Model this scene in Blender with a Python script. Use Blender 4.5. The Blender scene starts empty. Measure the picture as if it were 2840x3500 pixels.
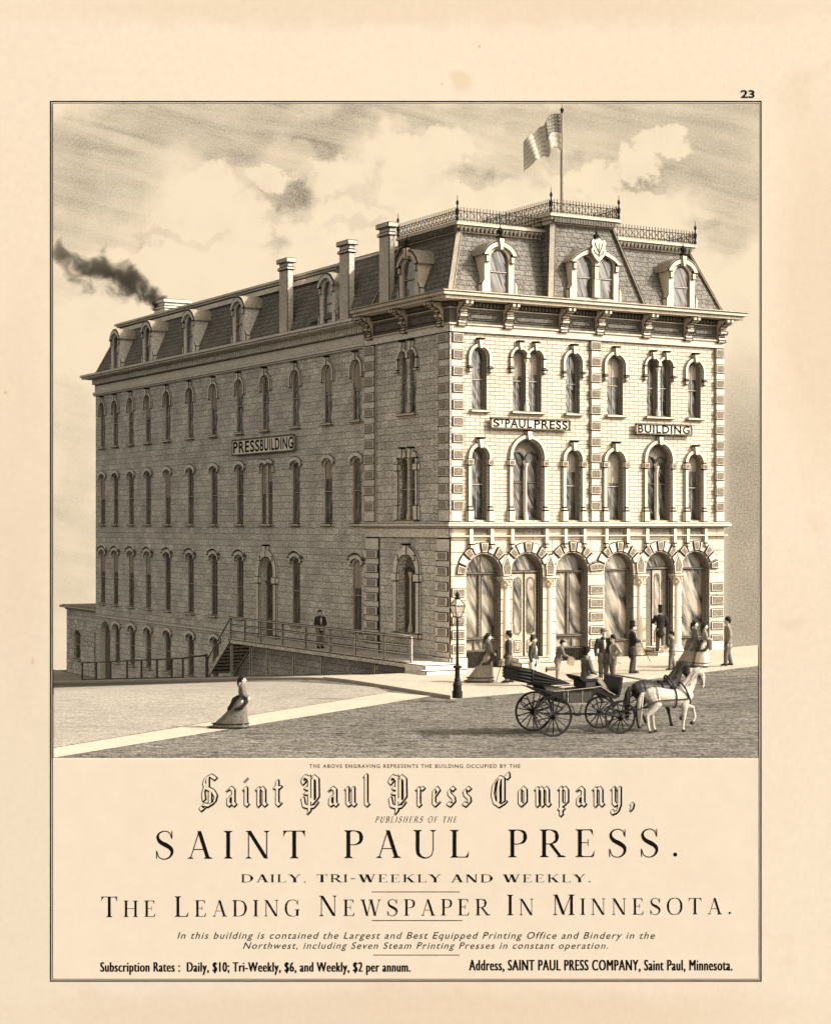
import bpy, bmesh, math, random
from mathutils import Vector, Matrix, noise
from mathutils.geometry import tessellate_polygon
random.seed(7)
SC = bpy.context.scene
COL = SC.collection
# ---------------------------------------------------------------- camera model (metres; corner of the building = origin)
FPX, PCX, HY, EYE = 6083.0, 1420.0, 1793.0, 5.85
YAW = math.radians(30.1)
RX, RY = math.cos(YAW), -math.sin(YAW)
FX, FY = math.sin(YAW), math.cos(YAW)
CX, CY = -1.367*RX-69.9*FX, -1.367*RY-69.9*FY
def rd(r, d, z=0.0):
    return Vector((CX+r*RX+d*FX, CY+r*RY+d*FY, z))
def hgt(x, y):                                    # the street falls along the long wing and climbs gently along the front
    t = min(y, 40.5)
    s = t if t > 30 else math.log1p(math.exp(t))
    q = x if x > 30 else math.log1p(math.exp(x))
    return -.083*s + .03*q + .02
def on_ground(x, y, dz=0.0):
    h = 0.0
    for _ in range(30):
        d = FPX*(EYE-h-dz)/(y-HY); p = rd((x-PCX)/FPX*d, d)
        h = .5*h+.5*hgt(p.x, p.y)
    return Vector((p.x, p.y, h+dz)), d
def at(x, y, d):
    return rd((x-PCX)/FPX*d, d, EYE-(y-HY)/FPX*d)
def on_front(x, y, Y0=0.0):
    t = (x-PCX)/FPX; dy = Y0-CY
    dx = (t*dy*FY-dy*RY)/(RX-t*FX); d = dx*FX+dy*FY
    return dx+CX, EYE-(y-HY)/FPX*d
def on_side(x, y, X0=0.0):
    t = (x-PCX)/FPX; dx = X0-CX
    dy = (t*dx*FX-dx*RX)/(RY-t*FY); d = dx*FX+dy*FY
    return dy+CY, EYE-(y-HY)/FPX*d
# ---------------------------------------------------------------- materials
MATS = {}
def nodes_of(name):
    m = bpy.data.materials.new(name); m.use_nodes = True
    nt = m.node_tree; b = nt.nodes['Principled BSDF']
    return m, nt, b
class NB:
    def __init__(s, nt): s.nt = nt
    def n(s, t, **k):
        o = s.nt.nodes.new(t)
        for a, v in k.items(): setattr(o, a, v)
        return o
    def link(s, a, b): s.nt.links.new(a, b)
    def put(s, sock, v):
        if hasattr(v, 'is_output'): s.link(v, sock)
        else: sock.default_value = v
    def math(s, op, a, b=0.0, c=None, clamp=False):
        o = s.n('ShaderNodeMath', operation=op, use_clamp=clamp)
        s.put(o.inputs[0], a); s.put(o.inputs[1], b)
        if c is not None: s.put(o.inputs[2], c)
        return o.outputs[0]
    def rng(s, v, a, b, c, d, smooth=False):
        o = s.n('ShaderNodeMapRange', interpolation_type='SMOOTHSTEP' if smooth else 'LINEAR')
        s.put(o.inputs[0], v)
        for i, q in enumerate((a, b, c, d)): s.put(o.inputs[i+1], q)
        return o.outputs[0]
    def noise(s, vec, scale, detail=3.0, rough=.55, dist=0.0):
        o = s.n('ShaderNodeTexNoise'); s.link(vec, o.inputs['Vector'])
        o.inputs['Scale'].default_value = scale; o.inputs['Detail'].default_value = detail
        o.inputs['Roughness'].default_value = rough; o.inputs['Distortion'].default_value = dist
        return o.outputs['Fac']
    def mix(s, f, a, b, mode='MIX'):
        o = s.n('ShaderNodeMix', data_type='RGBA', blend_type=mode)
        s.put(o.inputs['Factor'], f)
        for key, v in (('A', a), ('B', b)):
            sk = [i for i in o.inputs if i.name == key and i.type == 'RGBA'][0]
            s.put(sk, v if hasattr(v, 'is_output') else (v[0], v[1], v[2], 1))
        return [q for q in o.outputs if q.type == 'RGBA'][0]
    def gray(s, v):
        o = s.n('ShaderNodeCombineColor'); 
        for i in range(3): s.link(v, o.inputs[i])
        return o.outputs[0]
    def obj(s): return s.n('ShaderNodeTexCoord').outputs['Object']
    def mapped(s, vec, sc):
        o = s.n('ShaderNodeMapping'); s.link(vec, o.inputs[0]); o.inputs['Scale'].default_value = sc
        return o.outputs[0]
    def wallvec(s):
        sp = s.n('ShaderNodeSeparateXYZ'); s.link(s.obj(), sp.inputs[0])
        c = s.n('ShaderNodeCombineXYZ'); s.link(s.math('ADD', sp.outputs[0], sp.outputs[1]), c.inputs[0]); s.link(sp.outputs[2], c.inputs[1])
        return c.outputs[0]
    def bump(s, b, h, st=.3, dist=.02):
        o = s.n('ShaderNodeBump'); o.inputs['Strength'].default_value = st; o.inputs['Distance'].default_value = dist
        s.link(h, o.inputs['Height']); s.link(o.outputs[0], b.inputs['Normal'])
GRAIN = 17.0
def mat(name, col, grain=.35, scale=GRAIN, blotch=.12, rough=.85, bump=.2, bscale=1.1, spec=.25):
    m, nt, b = nodes_of(name); q = NB(nt); v = q.obj()
    g = q.rng(q.noise(v, scale, 2.0, .7), .36, .64, 1-grain, 1+grain*.8)
    bl = q.rng(q.noise(v, bscale, 4.0), .3, .7, 1-blotch, 1+blotch)
    f = q.gray(q.math('MULTIPLY', g, bl))
    q.link(q.mix(1.0, col, f, 'MULTIPLY'), b.inputs['Base Color'])
    b.inputs['Roughness'].default_value = rough
    b.inputs['Specular IOR Level'].default_value = spec
    if bump: q.bump(b, q.noise(v, scale*1.3, 3.0), bump, .01)
    MATS[name] = m
    return m
def brick(name, c1, c2, mort, bw, bh, ms, grain, bias=0.0, rough=.9, blotch=.12):
    m, nt, b = nodes_of(name); q = NB(nt); v = q.obj(); wv = q.wallvec()
    # small wobble so that the courses are not ruler straight
    t = q.n('ShaderNodeTexBrick'); q.link(wv, t.inputs['Vector'])
    t.offset = .5; t.squash = 1.0
    t.inputs['Color1'].default_value = (*c1, 1); t.inputs['Color2'].default_value = (*c2, 1); t.inputs['Mortar'].default_value = (*mort, 1)
    t.inputs['Scale'].default_value = 1.0; t.inputs['Mortar Size'].default_value = ms; t.inputs['Mortar Smooth'].default_value = .2
    t.inputs['Bias'].default_value = bias; t.inputs['Brick Width'].default_value = bw; t.inputs['Row Height'].default_value = bh
    g = q.rng(q.noise(v, GRAIN, 2.0, .7), .36, .64, 1-grain, 1+grain*.8)
    bl = q.rng(q.noise(v, .8, 4.0), .3, .7, 1-blotch, 1+blotch)
    f = q.gray(q.math('MULTIPLY', g, bl))
    q.link(q.mix(1.0, t.outputs['Color'], f, 'MULTIPLY'), b.inputs['Base Color'])
    b.inputs['Roughness'].default_value = rough; b.inputs['Specular IOR Level'].default_value = .2
    q.bump(b, q.math('SUBTRACT', q.noise(v, 20, 2.0), t.outputs['Fac']), .35, .012)
    MATS[name] = m
    return m
def glass_mat(name, dark, light):
    # old drawn glass: dark room behind, pale reflection streaks painted into the base colour, uneven surface
    m, nt, b = nodes_of(name); q = NB(nt); v = q.obj()
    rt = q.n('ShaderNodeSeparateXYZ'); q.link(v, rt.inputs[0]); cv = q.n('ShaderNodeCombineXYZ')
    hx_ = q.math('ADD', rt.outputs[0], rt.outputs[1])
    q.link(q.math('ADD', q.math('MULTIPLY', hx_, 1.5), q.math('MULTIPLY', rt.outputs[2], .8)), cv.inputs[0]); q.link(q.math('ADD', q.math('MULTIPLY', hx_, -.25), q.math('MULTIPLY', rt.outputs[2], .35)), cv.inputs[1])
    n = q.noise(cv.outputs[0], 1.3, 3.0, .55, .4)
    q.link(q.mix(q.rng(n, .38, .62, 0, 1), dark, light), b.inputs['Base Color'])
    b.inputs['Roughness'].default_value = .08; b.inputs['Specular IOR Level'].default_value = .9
    sp = q.n('ShaderNodeSeparateXYZ'); q.link(v, sp.inputs[0])
    w = q.n('ShaderNodeTexNoise'); 
    c = q.n('ShaderNodeCombineXYZ')
    q.link(q.math('ADD', q.math('ADD', q.math('MULTIPLY', sp.outputs[0], 1.9), q.math('MULTIPLY', sp.outputs[1], 1.9)), q.math('MULTIPLY', sp.outputs[2], .8)), c.inputs[0])
    q.link(q.math('MULTIPLY', sp.outputs[2], .25), c.inputs[1])
    q.link(c.outputs[0], w.inputs['Vector']); w.inputs['Scale'].default_value = 1.6; w.inputs['Detail'].default_value = 2.0
    q.bump(b, w.outputs['Fac'], .5, .15)
    MATS[name] = m
    return m
INK = (.007, .0055, .004)
mat('ink', INK, grain=0, blotch=0, bump=0, rough=.9, spec=.1)
mat('stone', (.62, .53, .41), grain=.1, blotch=.05)
mat('reveal_shade', (.22, .198, .165), grain=.5)  # jambs of the openings: their shade is painted in as a darker colour
mat('stone_shade', (.70, .64, .55), grain=.4, blotch=.1)  # the trim stone again, colour lightened for the unlit side
mat('vermicular_side', (.34, .29, .225), grain=.6, scale=26, blotch=.1, bump=.8)  # lighter copy of vermicular, offsetting the shade on the side wall
mat('vermicular', (.20, .168, .128), grain=.75, scale=26, blotch=.1, bump=.8)
brick('white_brick', (.60, .515, .395), (.50, .43, .33), (.15, .125, .095), .46, .155, .016, .16, -.6)
brick('grey_rubble', (.66, .61, .533), (.52, .48, .418), (.17, .154, .133), .62, .30, .012, .85, -.1, .9, .22)
brick('rusticated', (.60, .515, .395), (.57, .49, .375), (.05, .04, .03), 1.9, .475, .016, .18, -.3)
brick('slate', (.20, .181, .153), (.15, .136, .115), (.045, .04, .033), .34, .21, .014, .6, -.1)
mat('wood_trim', (.60, .515, .395), grain=.18)
mat('sash', (.60, .51, .39), grain=.12, bump=0)
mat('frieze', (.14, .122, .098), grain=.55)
mat('joinery', (.17, .143, .11), grain=.5)
mat('door_paint', (.42, .355, .27), grain=.35)
mat('tin_roof', (.33, .28, .21), grain=.4)
mat('iron', (.014, .011, .009), grain=.3, rough=.6, spec=.2)
mat('chimney_brick', (.55, .49, .405), grain=.35)
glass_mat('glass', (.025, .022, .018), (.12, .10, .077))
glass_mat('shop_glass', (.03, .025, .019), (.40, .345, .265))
mat('curtain', (.36, .31, .24), grain=.25)
mat('plank', (.60, .54, .455), grain=.5, scale=13)
mat('fence_wood', (.10, .083, .063), grain=.5)
mat('cloth_black', (.017, .015, .012), grain=.5, scale=40, bump=0)
mat('cloth_dark', (.055, .048, .039), grain=.6, scale=40, bump=0)
mat('cloth_mid', (.14, .124, .101), grain=.55, scale=40, bump=0)
mat('cloth_grey', (.29, .247, .19), grain=.45, scale=40, bump=0)
mat('cloth_pale', (.68, .585, .45), grain=.25, scale=40, bump=0)
mat('skin', (.62, .52, .40), grain=.1, scale=40, bump=0, rough=.6)
mat('hair', (.03, .024, .018), grain=.3, scale=50, bump=0)
mat('hair_grey', (.4, .34, .27), grain=.3, scale=50, bump=0)
mat('paper_sheet', (.72, .62, .475), grain=.05, bump=0)
mat('lacquer', (.012, .0095, .0075), grain=.2, rough=.5, spec=.18)
mat('leather', (.014, .011, .009), grain=.35, rough=.6, spec=.2, scale=25)
mat('white_coat', (.47, .42, .35), grain=.22, scale=30, bscale=2.2, blotch=.16)
mat('dark_coat', (.026, .022, .017), grain=.4, scale=18, rough=.55, bscale=2.5, blotch=.3)
mat('flag_dark', (.20, .178, .145), grain=.5, bump=0)
mat('flag_mid', (.50, .44, .36), grain=.35, bump=0)
mat('flag_pale', (.66, .58, .46), grain=.2, bump=0)
mat('sign_bright', (.86, .79, .67), grain=.08, bump=0)  # wing board: colour lightened to offset the shade it hangs in
mat('sign_pale', (.66, .58, .465), grain=.08, bump=0)
# ---------------------------------------------------------------- objects
def setp(o, label=None, cat=None, group=None, kind=None):
    if label: o['label'] = label
    if cat: o['category'] = cat
    if group: o['group'] = group
    if kind: o['kind'] = kind
    return o
def empty(name, loc=(0, 0, 0), rz=0.0, label=None, cat=None, group=None):
    o = bpy.data.objects.new(name, None); o.empty_display_size = .3
    COL.objects.link(o); o.location = loc; o.rotation_euler = (0, 0, rz)
    return setp(o, label, cat, group)
def world_of(o):
    m = Matrix.Translation(o.location) @ o.rotation_euler.to_matrix().to_4x4()
    return m
FRONT = lambda u, v, w: (u, -w, v)
SIDE = lambda u, v, w: (-w, u, v)
class MB:
    def __init__(s, frame=None):
        s.v = []; s.f = []; s.m = []; s.fr = frame or (lambda a, b, c: (a, b, c))
    def add(s, vs, fs, m=0, raw=False):
        k = len(s.v)
        s.v += [tuple(p) if raw else s.fr(*p) for p in vs]
        s.f += [tuple(i+k for i in f) for f in fs]; s.m += [m]*len(fs)
    def box(s, a0, a1, b0, b1, c0, c1, m=0):
        s.add([(a0, b0, c0), (a1, b0, c0), (a1, b1, c0), (a0, b1, c0), (a0, b0, c1), (a1, b0, c1), (a1, b1, c1), (a0, b1, c1)],
              [(0, 3, 2, 1), (4, 5, 6, 7), (0, 1, 5, 4), (1, 2, 6, 5), (2, 3, 7, 6), (3, 0, 4, 7)], m)
    def prism(s, poly, w0, w1, m=0):
        n = len(poly)
        s.add([(u, v, w0) for u, v in poly]+[(u, v, w1) for u, v in poly],
              [tuple(range(n-1, -1, -1)), tuple(range(n, 2*n))]+[(i, (i+1) % n, n+(i+1) % n, n+i) for i in range(n)], m)
    def sheet(s, poly, w, m=0):
        s.add([(u, v, w) for u, v in poly], [tuple(range(len(poly)))], m)
    def holed(s, outer, holes, w, depth, m=0, mr=None):
        loops = [outer]+holes
        tris = tessellate_polygon([[Vector((u, v, 0)) for u, v in lp] for lp in loops])
        flat = [p for lp in loops for p in lp]
        s.add([(u, v, w) for u, v in flat], [tuple(t) for t in tris], m)
        for lp in holes:
            n = len(lp)
            s.add([(u, v, w) for u, v in lp]+[(u, v, w-depth) for u, v in lp], [(i, (i+1) % n, n+(i+1) % n, n+i) for i in range(n)], m if mr is None else mr)
    def bar(s, a, b, w, h=None, m=0, up=(0, 0, 1)):
        a, b = Vector(a), Vector(b); t = (b-a).normalized(); h = h or w
        u = Vector(up)
        if abs(t.dot(u)) > .98: u = Vector((1, 0, 0))
        x = t.cross(u).normalized()*w/2; y = x.cross(t).normalized()*h/2
        s.add([a-x-y, a+x-y, a+x+y, a-x+y, b-x-y, b+x-y, b+x+y, b-x+y],
              [(0, 3, 2, 1), (4, 5, 6, 7), (0, 1, 5, 4), (1, 2, 6, 5), (2, 3, 7, 6), (3, 0, 4, 7)], m)
    def tube(s, pts, rads, n=10, side=None, m=0, cap=True, raw=False):
        pts = [Vector(p) for p in pts]; k = len(pts)
        if not isinstance(rads, (list, tuple)): rads = [rads]*k
        rr = [(r, r) if not isinstance(r, (list, tuple)) else r for r in rads]
        tang = []
        for i in range(k):
            t = pts[min(i+1, k-1)]-pts[max(i-1, 0)]
            tang.append(t.normalized() if t.length > 1e-9 else Vector((0, 0, 1)))
        ref = Vector(side) if side else None
        P, R, T = list(pts), list(rr), list(tang)
        if cap:
            r0, r1 = rr[0], rr[-1]
            P = [pts[0]-tang[0]*min(r0)*.6]+P+[pts[-1]+tang[-1]*min(r1)*.6]
            R = [(r0[0]*.62, r0[1]*.62)]+R+[(r1[0]*.62, r1[1]*.62)]; T = [tang[0]]+T+[tang[-1]]
        vs = []; prev = None
        for p, r, t in zip(P, R, T):
            if ref is not None: a = ref-t*ref.dot(t)
            elif prev is not None: a = prev-t*prev.dot(t)
            else:
                q = Vector((0, 0, 1)) if abs(t.z) < .9 else Vector((1, 0, 0)); a = q.cross(t)
            if a.length < 1e-6: a = Vector((0, 1, 0)) if abs(t.y) < .9 else Vector((1, 0, 0))
            a.normalize(); prev = a; b = t.cross(a)
            for j in range(n):
                th = 2*math.pi*j/n
                vs.append(p+a*math.cos(th)*r[1]+b*math.sin(th)*r[0])
        fs = []
        K = len(P)
        for i in range(K-1):
            for j in range(n):
                fs.append((i*n+j, i*n+(j+1) % n, (i+1)*n+(j+1) % n, (i+1)*n+j))
        fs.append(tuple(range(n-1, -1, -1))); fs.append(tuple((K-1)*n+j for j in range(n)))
        s.add(vs, fs, m, raw=raw)
    def lathe(s, prof, c=(0, 0, 0), n=16, m=0):          # prof: (radius, z)
        vs = []; fs = []
        for r, z in prof:
            for j in range(n):
                th = 2*math.pi*j/n; vs.append((c[0]+r*math.cos(th), c[1]+r*math.sin(th), c[2]+z))
        for i in range(len(prof)-1):
            for j in range(n): fs.append((i*n+j, i*n+(j+1) % n, (i+1)*n+(j+1) % n, (i+1)*n+j))
        fs.append(tuple(range(n-1, -1, -1))); fs.append(tuple((len(prof)-1)*n+j for j in range(n)))
        s.add(vs, fs, m)
    def ball(s, c, r, n=12, k=8, sc=(1, 1, 1), m=0):
        prof = [(max(1e-4, math.sin(math.pi*i/k))*1.0, -math.cos(math.pi*i/k)) for i in range(k+1)]
        prof = [(q[0]*r, q[1]*r) for q in prof]
        vs = []; fs = []
        for rr, z in prof:
            for j in range(n):
                th = 2*math.pi*j/n; vs.append((c[0]+rr*math.cos(th)*sc[0], c[1]+rr*math.sin(th)*sc[1], c[2]+z*sc[2]))
        for i in range(k):
            for j in range(n): fs.append((i*n+j, i*n+(j+1) % n, (i+1)*n+(j+1) % n, (i+1)*n+j))
        s.add(vs, fs, m)
    def mesh(s, name):
        me = bpy.data.meshes.new(name); me.from_pydata(s.v, [], s.f)
        me.polygons.foreach_set('material_index', s.m); me.update()
        return me
    def build(s, name, mats, parent=None, line=0.0, smooth=False, local=False, fix=True, label=None):
        me = s.mesh(name)
        mats = [mats] if isinstance(mats, str) else list(mats)
        bm = bmesh.new(); bm.from_mesh(me)
        if fix: bmesh.ops.recalc_face_normals(bm, faces=bm.faces[:])
        if line > 0:
            mats = mats+['ink']
            ed = [e for e in bm.edges if len(e.link_faces) == 2 and e.calc_face_angle(0) > .45]
            bmesh.ops.bevel(bm, geom=ed, offset=line, offset_type='OFFSET', segments=1, profile=.5, affect='EDGES', clamp_overlap=False, material=len(mats)-1)
        bm.to_mesh(me); bm.free()
        for k in mats: me.materials.append(MATS[k])
        if smooth: me.polygons.foreach_set('use_smooth', [True]*len(me.polygons))
        o = bpy.data.objects.new(name, me); COL.objects.link(o)
        if parent is not None:
            o.parent = parent
            if not local:
                root = parent
                while root.parent is not None: root = root.parent
                if parent.parent is None: o.matrix_parent_inverse = world_of(root).inverted()
                elif parent.type == 'EMPTY' or parent is not root: pass
        if label: o['label'] = label
        return o
def remeshed(mb, name, mats, parent, vox, smooth_it=2):
    me = mb.mesh(name+'_src')
    bm = bmesh.new(); bm.from_mesh(me); bmesh.ops.recalc_face_normals(bm, faces=bm.faces[:]); bm.to_mesh(me); bm.free()
    t = bpy.data.objects.new(name+'_src', me); COL.objects.link(t)
    md = t.modifiers.new('r', 'REMESH'); md.mode = 'VOXEL'; md.voxel_size = vox
    sm = t.modifiers.new('s', 'SMOOTH'); sm.iterations = smooth_it; sm.factor = .5
    dg = bpy.context.evaluated_depsgraph_get(); dg.update()
    out = bpy.data.meshes.new_from_object(t.evaluated_get(dg)); out.name = name
    bpy.data.objects.remove(t); bpy.data.meshes.remove(me)
    out.materials.clear()
    for k in ([mats] if isinstance(mats, str) else mats): out.materials.append(MATS[k])
    out.polygons.foreach_set('material_index', [0]*len(out.polygons))
    out.polygons.foreach_set('use_smooth', [True]*len(out.polygons)); out.update()
    o = bpy.data.objects.new(name, out); COL.objects.link(o)
    if parent is not None: o.parent = parent
    return o
# ================================================================ the corner building
bld = empty('corner_building', (6.9, 3.5, 0), 0, 'three storey corner building with pale brick front, long shaded wing and slate mansard roof', 'building')
def outline(u0, u1, v0, vt, kind='round', n=14):
    w = u1-u0; c = (u0+u1)/2
    if kind == 'flat': return [(u0, v0), (u1, v0), (u1, vt), (u0, vt)]
    rise = w/2 if kind == 'round' else w*.16
    if kind == 'round': R, cv, a0 = w/2, vt-w/2, 0.0
    else:
        R = (w*w/4+rise*rise)/(2*rise); cv = vt-R; a0 = math.acos(min(1, (w/2)/R))
    n = n if kind == 'round' else max(6, n//2)
    pts = [(u0, v0), (u1, v0)]
    for i in range(n+1):
        a = a0+(math.pi-2*a0)*i/n
        pts.append((c+R*math.cos(a), cv+R*math.sin(a)))
    return pts
def arcband(u0, u1, vt, kind, a, b, leg=0.0, n=14):
    # band round the head of an opening, from offset a to offset b outside it, with straight legs
    o = outline(u0-b, u1+b, 0, vt+b, kind, n)[2:]; i = outline(u0-a, u1+a, 0, vt+a, kind, n)[2:]
    if leg: 
        o = [(o[0][0], o[0][1]-leg)]+o+[(o[-1][0], o[-1][1]-leg)]
        i = [(i[0][0], i[0][1]-leg)]+i+[(i[-1][0], i[-1][1]-leg)]
    return o+i[::-1]
LN = .030
def keystone(mb, uc, v0, v1, wb, wt, d):
    mb.prism([(uc-wb/2, v0), (uc+wb/2, v0), (uc+wt/2, v1), (uc-wt/2, v1)], 0, d, 0)
    mb.box(uc-wt/2-.05, uc+wt/2+.05, v1, v1+.06, 0, d+.03)
def sash_window(fr, u0, u1, v0, vt, kind, deep=.24, rail=.52, mull=True, glass='glass', parent=None, blind=0.0, fw=.06):
    w = MB(fr)
    w.prism(outline(u0, u1, v0, vt, kind)[:2]+outline(u0, u1, v0, vt, kind)[2:], -deep-.06, -deep-.05)     # back plate edge
    w.v.clear(); w.f.clear(); w.m.clear()
    o = outline(u0, u1, v0, vt, kind); i = outline(u0+fw, u1-fw, v0+fw, vt-fw, kind)
    n = len(o); A = -deep; B = -deep+.07
    vs = [(a, b, A) for a, b in o]+[(a, b, A) for a, b in i]+[(a, b, B) for a, b in o]+[(a, b, B) for a, b in i]
    fs = []
    for k in range(n):
        l = (k+1) % n
        fs += [(2*n+k, 2*n+l, 3*n+l, 3*n+k), (n+k, n+l, 3*n+l, 3*n+k), (k, l, n+l, n+k), (k, l, 2*n+l, 2*n+k)]
    w.add(vs, fs)
    vm = v0+(vt-v0)*rail
    if rail: w.box(u0+fw, u1-fw, vm-.035, vm+.035, A+.005, B+.012)
    if mull:
        c = (u0+u1)/2
        w.box(c-.014, c+.014, v0+fw, (vm-.035) if rail else vt-fw, A+.01, A+.04)
        if rail: w.box(c-.014, c+.014, vm+.035, vt-fw-.01, A+.01, A+.04)
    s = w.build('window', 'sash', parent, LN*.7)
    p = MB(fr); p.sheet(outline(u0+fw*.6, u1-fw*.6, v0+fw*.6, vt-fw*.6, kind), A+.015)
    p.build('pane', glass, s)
    if blind:
        p = MB(fr); hh = vt-blind*(vt-v0)
        q = [(a, max(b, hh)) for a, b in outline(u0+fw, u1-fw, v0+fw, vt-fw, kind)]
        p.sheet(q, A+.022); p.build('blind', 'curtain', s)
    return s
# ---------------------------------------------------------------- front facade, upper floors
WF, HF = 13.75, 13.70
front_holes = []
S3, S2 = 10.42, 6.02
f3 = [(1.0, 1.69, 12.84), (2.93, 3.56, 12.86), (3.68, 4.31, 12.86), (5.53, 6.20, 12.82), (7.60, 8.40, 12.84), (9.64, 10.22, 12.80), (10.34, 10.92, 12.80), (11.84, 12.53, 12.76)]
f2 = [(1.0, 1.69, 8.89), (2.94, 4.32, 9.26), (5.53, 6.20, 8.86), (7.58, 8.40, 8.86), (9.68, 10.86, 9.20), (11.84, 12.53, 8.82)]
arches = [(.69, 2.33, 4.69), (2.81, 4.35, 4.69), (4.98, 6.58, 4.71), (7.41, 8.91, 4.68), (9.55, 10.99, 4.70), (11.44, 12.96, 4.70)]
up = MB(FRONT)
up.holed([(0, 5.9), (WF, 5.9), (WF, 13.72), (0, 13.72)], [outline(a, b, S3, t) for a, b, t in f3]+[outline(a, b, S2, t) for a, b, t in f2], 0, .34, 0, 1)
up.build('front_wall', ['white_brick', 'reveal_shade'], bld, 0)
lo = MB(FRONT)
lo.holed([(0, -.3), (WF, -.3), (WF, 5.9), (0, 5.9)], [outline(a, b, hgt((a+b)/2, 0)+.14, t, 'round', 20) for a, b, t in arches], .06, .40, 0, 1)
lo.build('arcade_wall', ['rusticated', 'reveal_shade'], bld, 0)
def hood_mould(fr, a, b, t, leg, parent, m='stone', band=(.05, .23), key=True, d=.11, foot=True, kind='round', kt=.30):
    h = MB(fr)
    h.prism(arcband(a, b, t, kind, band[0], band[1], leg), 0, d)
    c = (a+b)/2
    if key: keystone(h, c, t-.02, t+band[1]+.13, .17, .27, d+.07)
    if foot:
        sp = (t-(b-a)/2) if kind == 'round' else t-.16*(b-a)
        for s in (-1, 1):
            x = c+s*((b-a)/2+(band[0]+band[1])/2)
            h.box(x-.14, x+.14, sp-leg-.07, sp-leg, 0, d+.05); h.box(x-.08, x+.08, sp-leg-.24, sp-leg-.07, 0, d+.02)
    return h.build('hood_mould', 'stone', parent, LN)
def sill(fr, a, b, v, parent, ext=.13, h=.13, d=.16):
    s = MB(fr); s.box(a-ext, b+ext, v-h, v, -.1, d); return s.build('sill', 'stone', parent, LN)
def colonnette(fr, uc, v0, v1, r, w, parent):
    c = MB(); x, y, _ = fr(uc, 0, w)
    H = v1-v0
    c.lathe([(r*2.0, 0), (r*2.0, .42*.5), (r*1.5, .24), (r*1.5, .30), (r, .34), (r*.86, H-.26), (r*1.1, H-.25), (r*1.1, H-.2), (r*1.7, H-.08), (r*2, H-.07), (r*2, H)], (x, y, v0), 10)
    return c.build('colonnette', 'stone', parent, 0, smooth=False)
# third floor
for k, (a, b, t) in enumerate(f3):
    s = sash_window(FRONT, a, b, S3, t, 'round', .27, .5, True, 'glass', bld, [0, .42, .38, .0, .35, .0, 0, .3][k])
    if k in (1, 2, 5, 6):
        h = MB(FRONT); left = k in (1, 5); c = (a+b)/2; sp = t-(b-a)/2
        h.prism(arcband(a, b, t, 'round', .03, .19, 0), 0, .10 if left else .107)
        e = c-((b-a)/2+.11) if left else c+((b-a)/2+.11)
        h.box(e-.09, e+.09, sp-.38, sp+.0, 0, .10); h.box(e-.15, e+.15, sp-.45, sp-.38, 0, .15); h.box(e-.08, e+.08, sp-.6, sp-.45, 0, .12)
        keystone(h, c, t-.02, t+.33, .15, .25, .17)
        h.build('hood_mould', 'stone', s, LN)
        if left:
            n = f3[k+1]; colonnette(FRONT, (b+n[0])/2, S3, t-.33, .055, -.06, s)
            sill(FRONT, a, n[1], S3, s)
    else:
        hood_mould(FRONT, a, b, t, .38, s); sill(FRONT, a, b, S3, s)
# second floor: arched openings between pilasters
for k, (a, b, t) in enumerate(f2):
    big = k in (1, 4)
    if big:
        c = (a+b)/2; s = MB(FRONT)
        # two arched lights under one arch
        o = outline(a, b, S2, t, 'round', 20); l1 = outline(a+.07, c-.05, S2+.08, t-.52); l2 = outline(c+.05, b-.07, S2+.08, t-.52)
        s.holed(o, [l1, l2], -.24, .06)
        for (x0, x1) in ((a+.07, c-.05), (c+.05, b-.07)):
            s.prism(arcband(x0, x1, t-.52, 'round', -.0, .055, .0), -.24, -.19)
            s.box(x0, x1, 7.52, 7.60, -.29, -.225)
        w = s.build('window', 'joinery', bld, LN*.7)
        p = MB(FRONT); p.sheet(l1, -.285); p.sheet(l2, -.285); p.build('pane', 'glass', w)
        colonnette(FRONT, c, S2, 8.32, .05, -.12, w)
    else:
        w = sash_window(FRONT, a, b, S2, t, 'round', .27, .5, True, 'glass', bld, [0, 0, .3, .45, 0, .25][k])
    h = MB(FRONT); sp = t-(b-a)/2; pw = .22
    h.prism(arcband(a, b, t, 'round', .04, .24, (sp-8.44 if sp-8.44 > .06 else 0)), 0, .12)
    keystone(h, (a+b)/2, t-.02, t+.37, .18, .30, .2)
    for s in (-1, 1):
        x = (a+b)/2+s*((b-a)/2+.14)
        h.box(x-.10, x+.10, 6.55, 8.20, 0, .11); h.box(x-.16, x+.16, 8.20, 8.47, 0, .17)
        h.box(x-.13, x+.13, 6.42, 6.55, 0, .15); h.box(x-.16, x+.16, 5.96, 6.42, 0, .18)
    h.build('surround', 'stone', w, LN)
    g = MB(FRONT)
    for s in (-1, 1):
        x = (a+b)/2+s*((b-a)/2+.14); g.box(x-.09, x+.09, 8.26, 8.41, .17, .185)
    g.build('impost_panel', 'vermicular', w)
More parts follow.
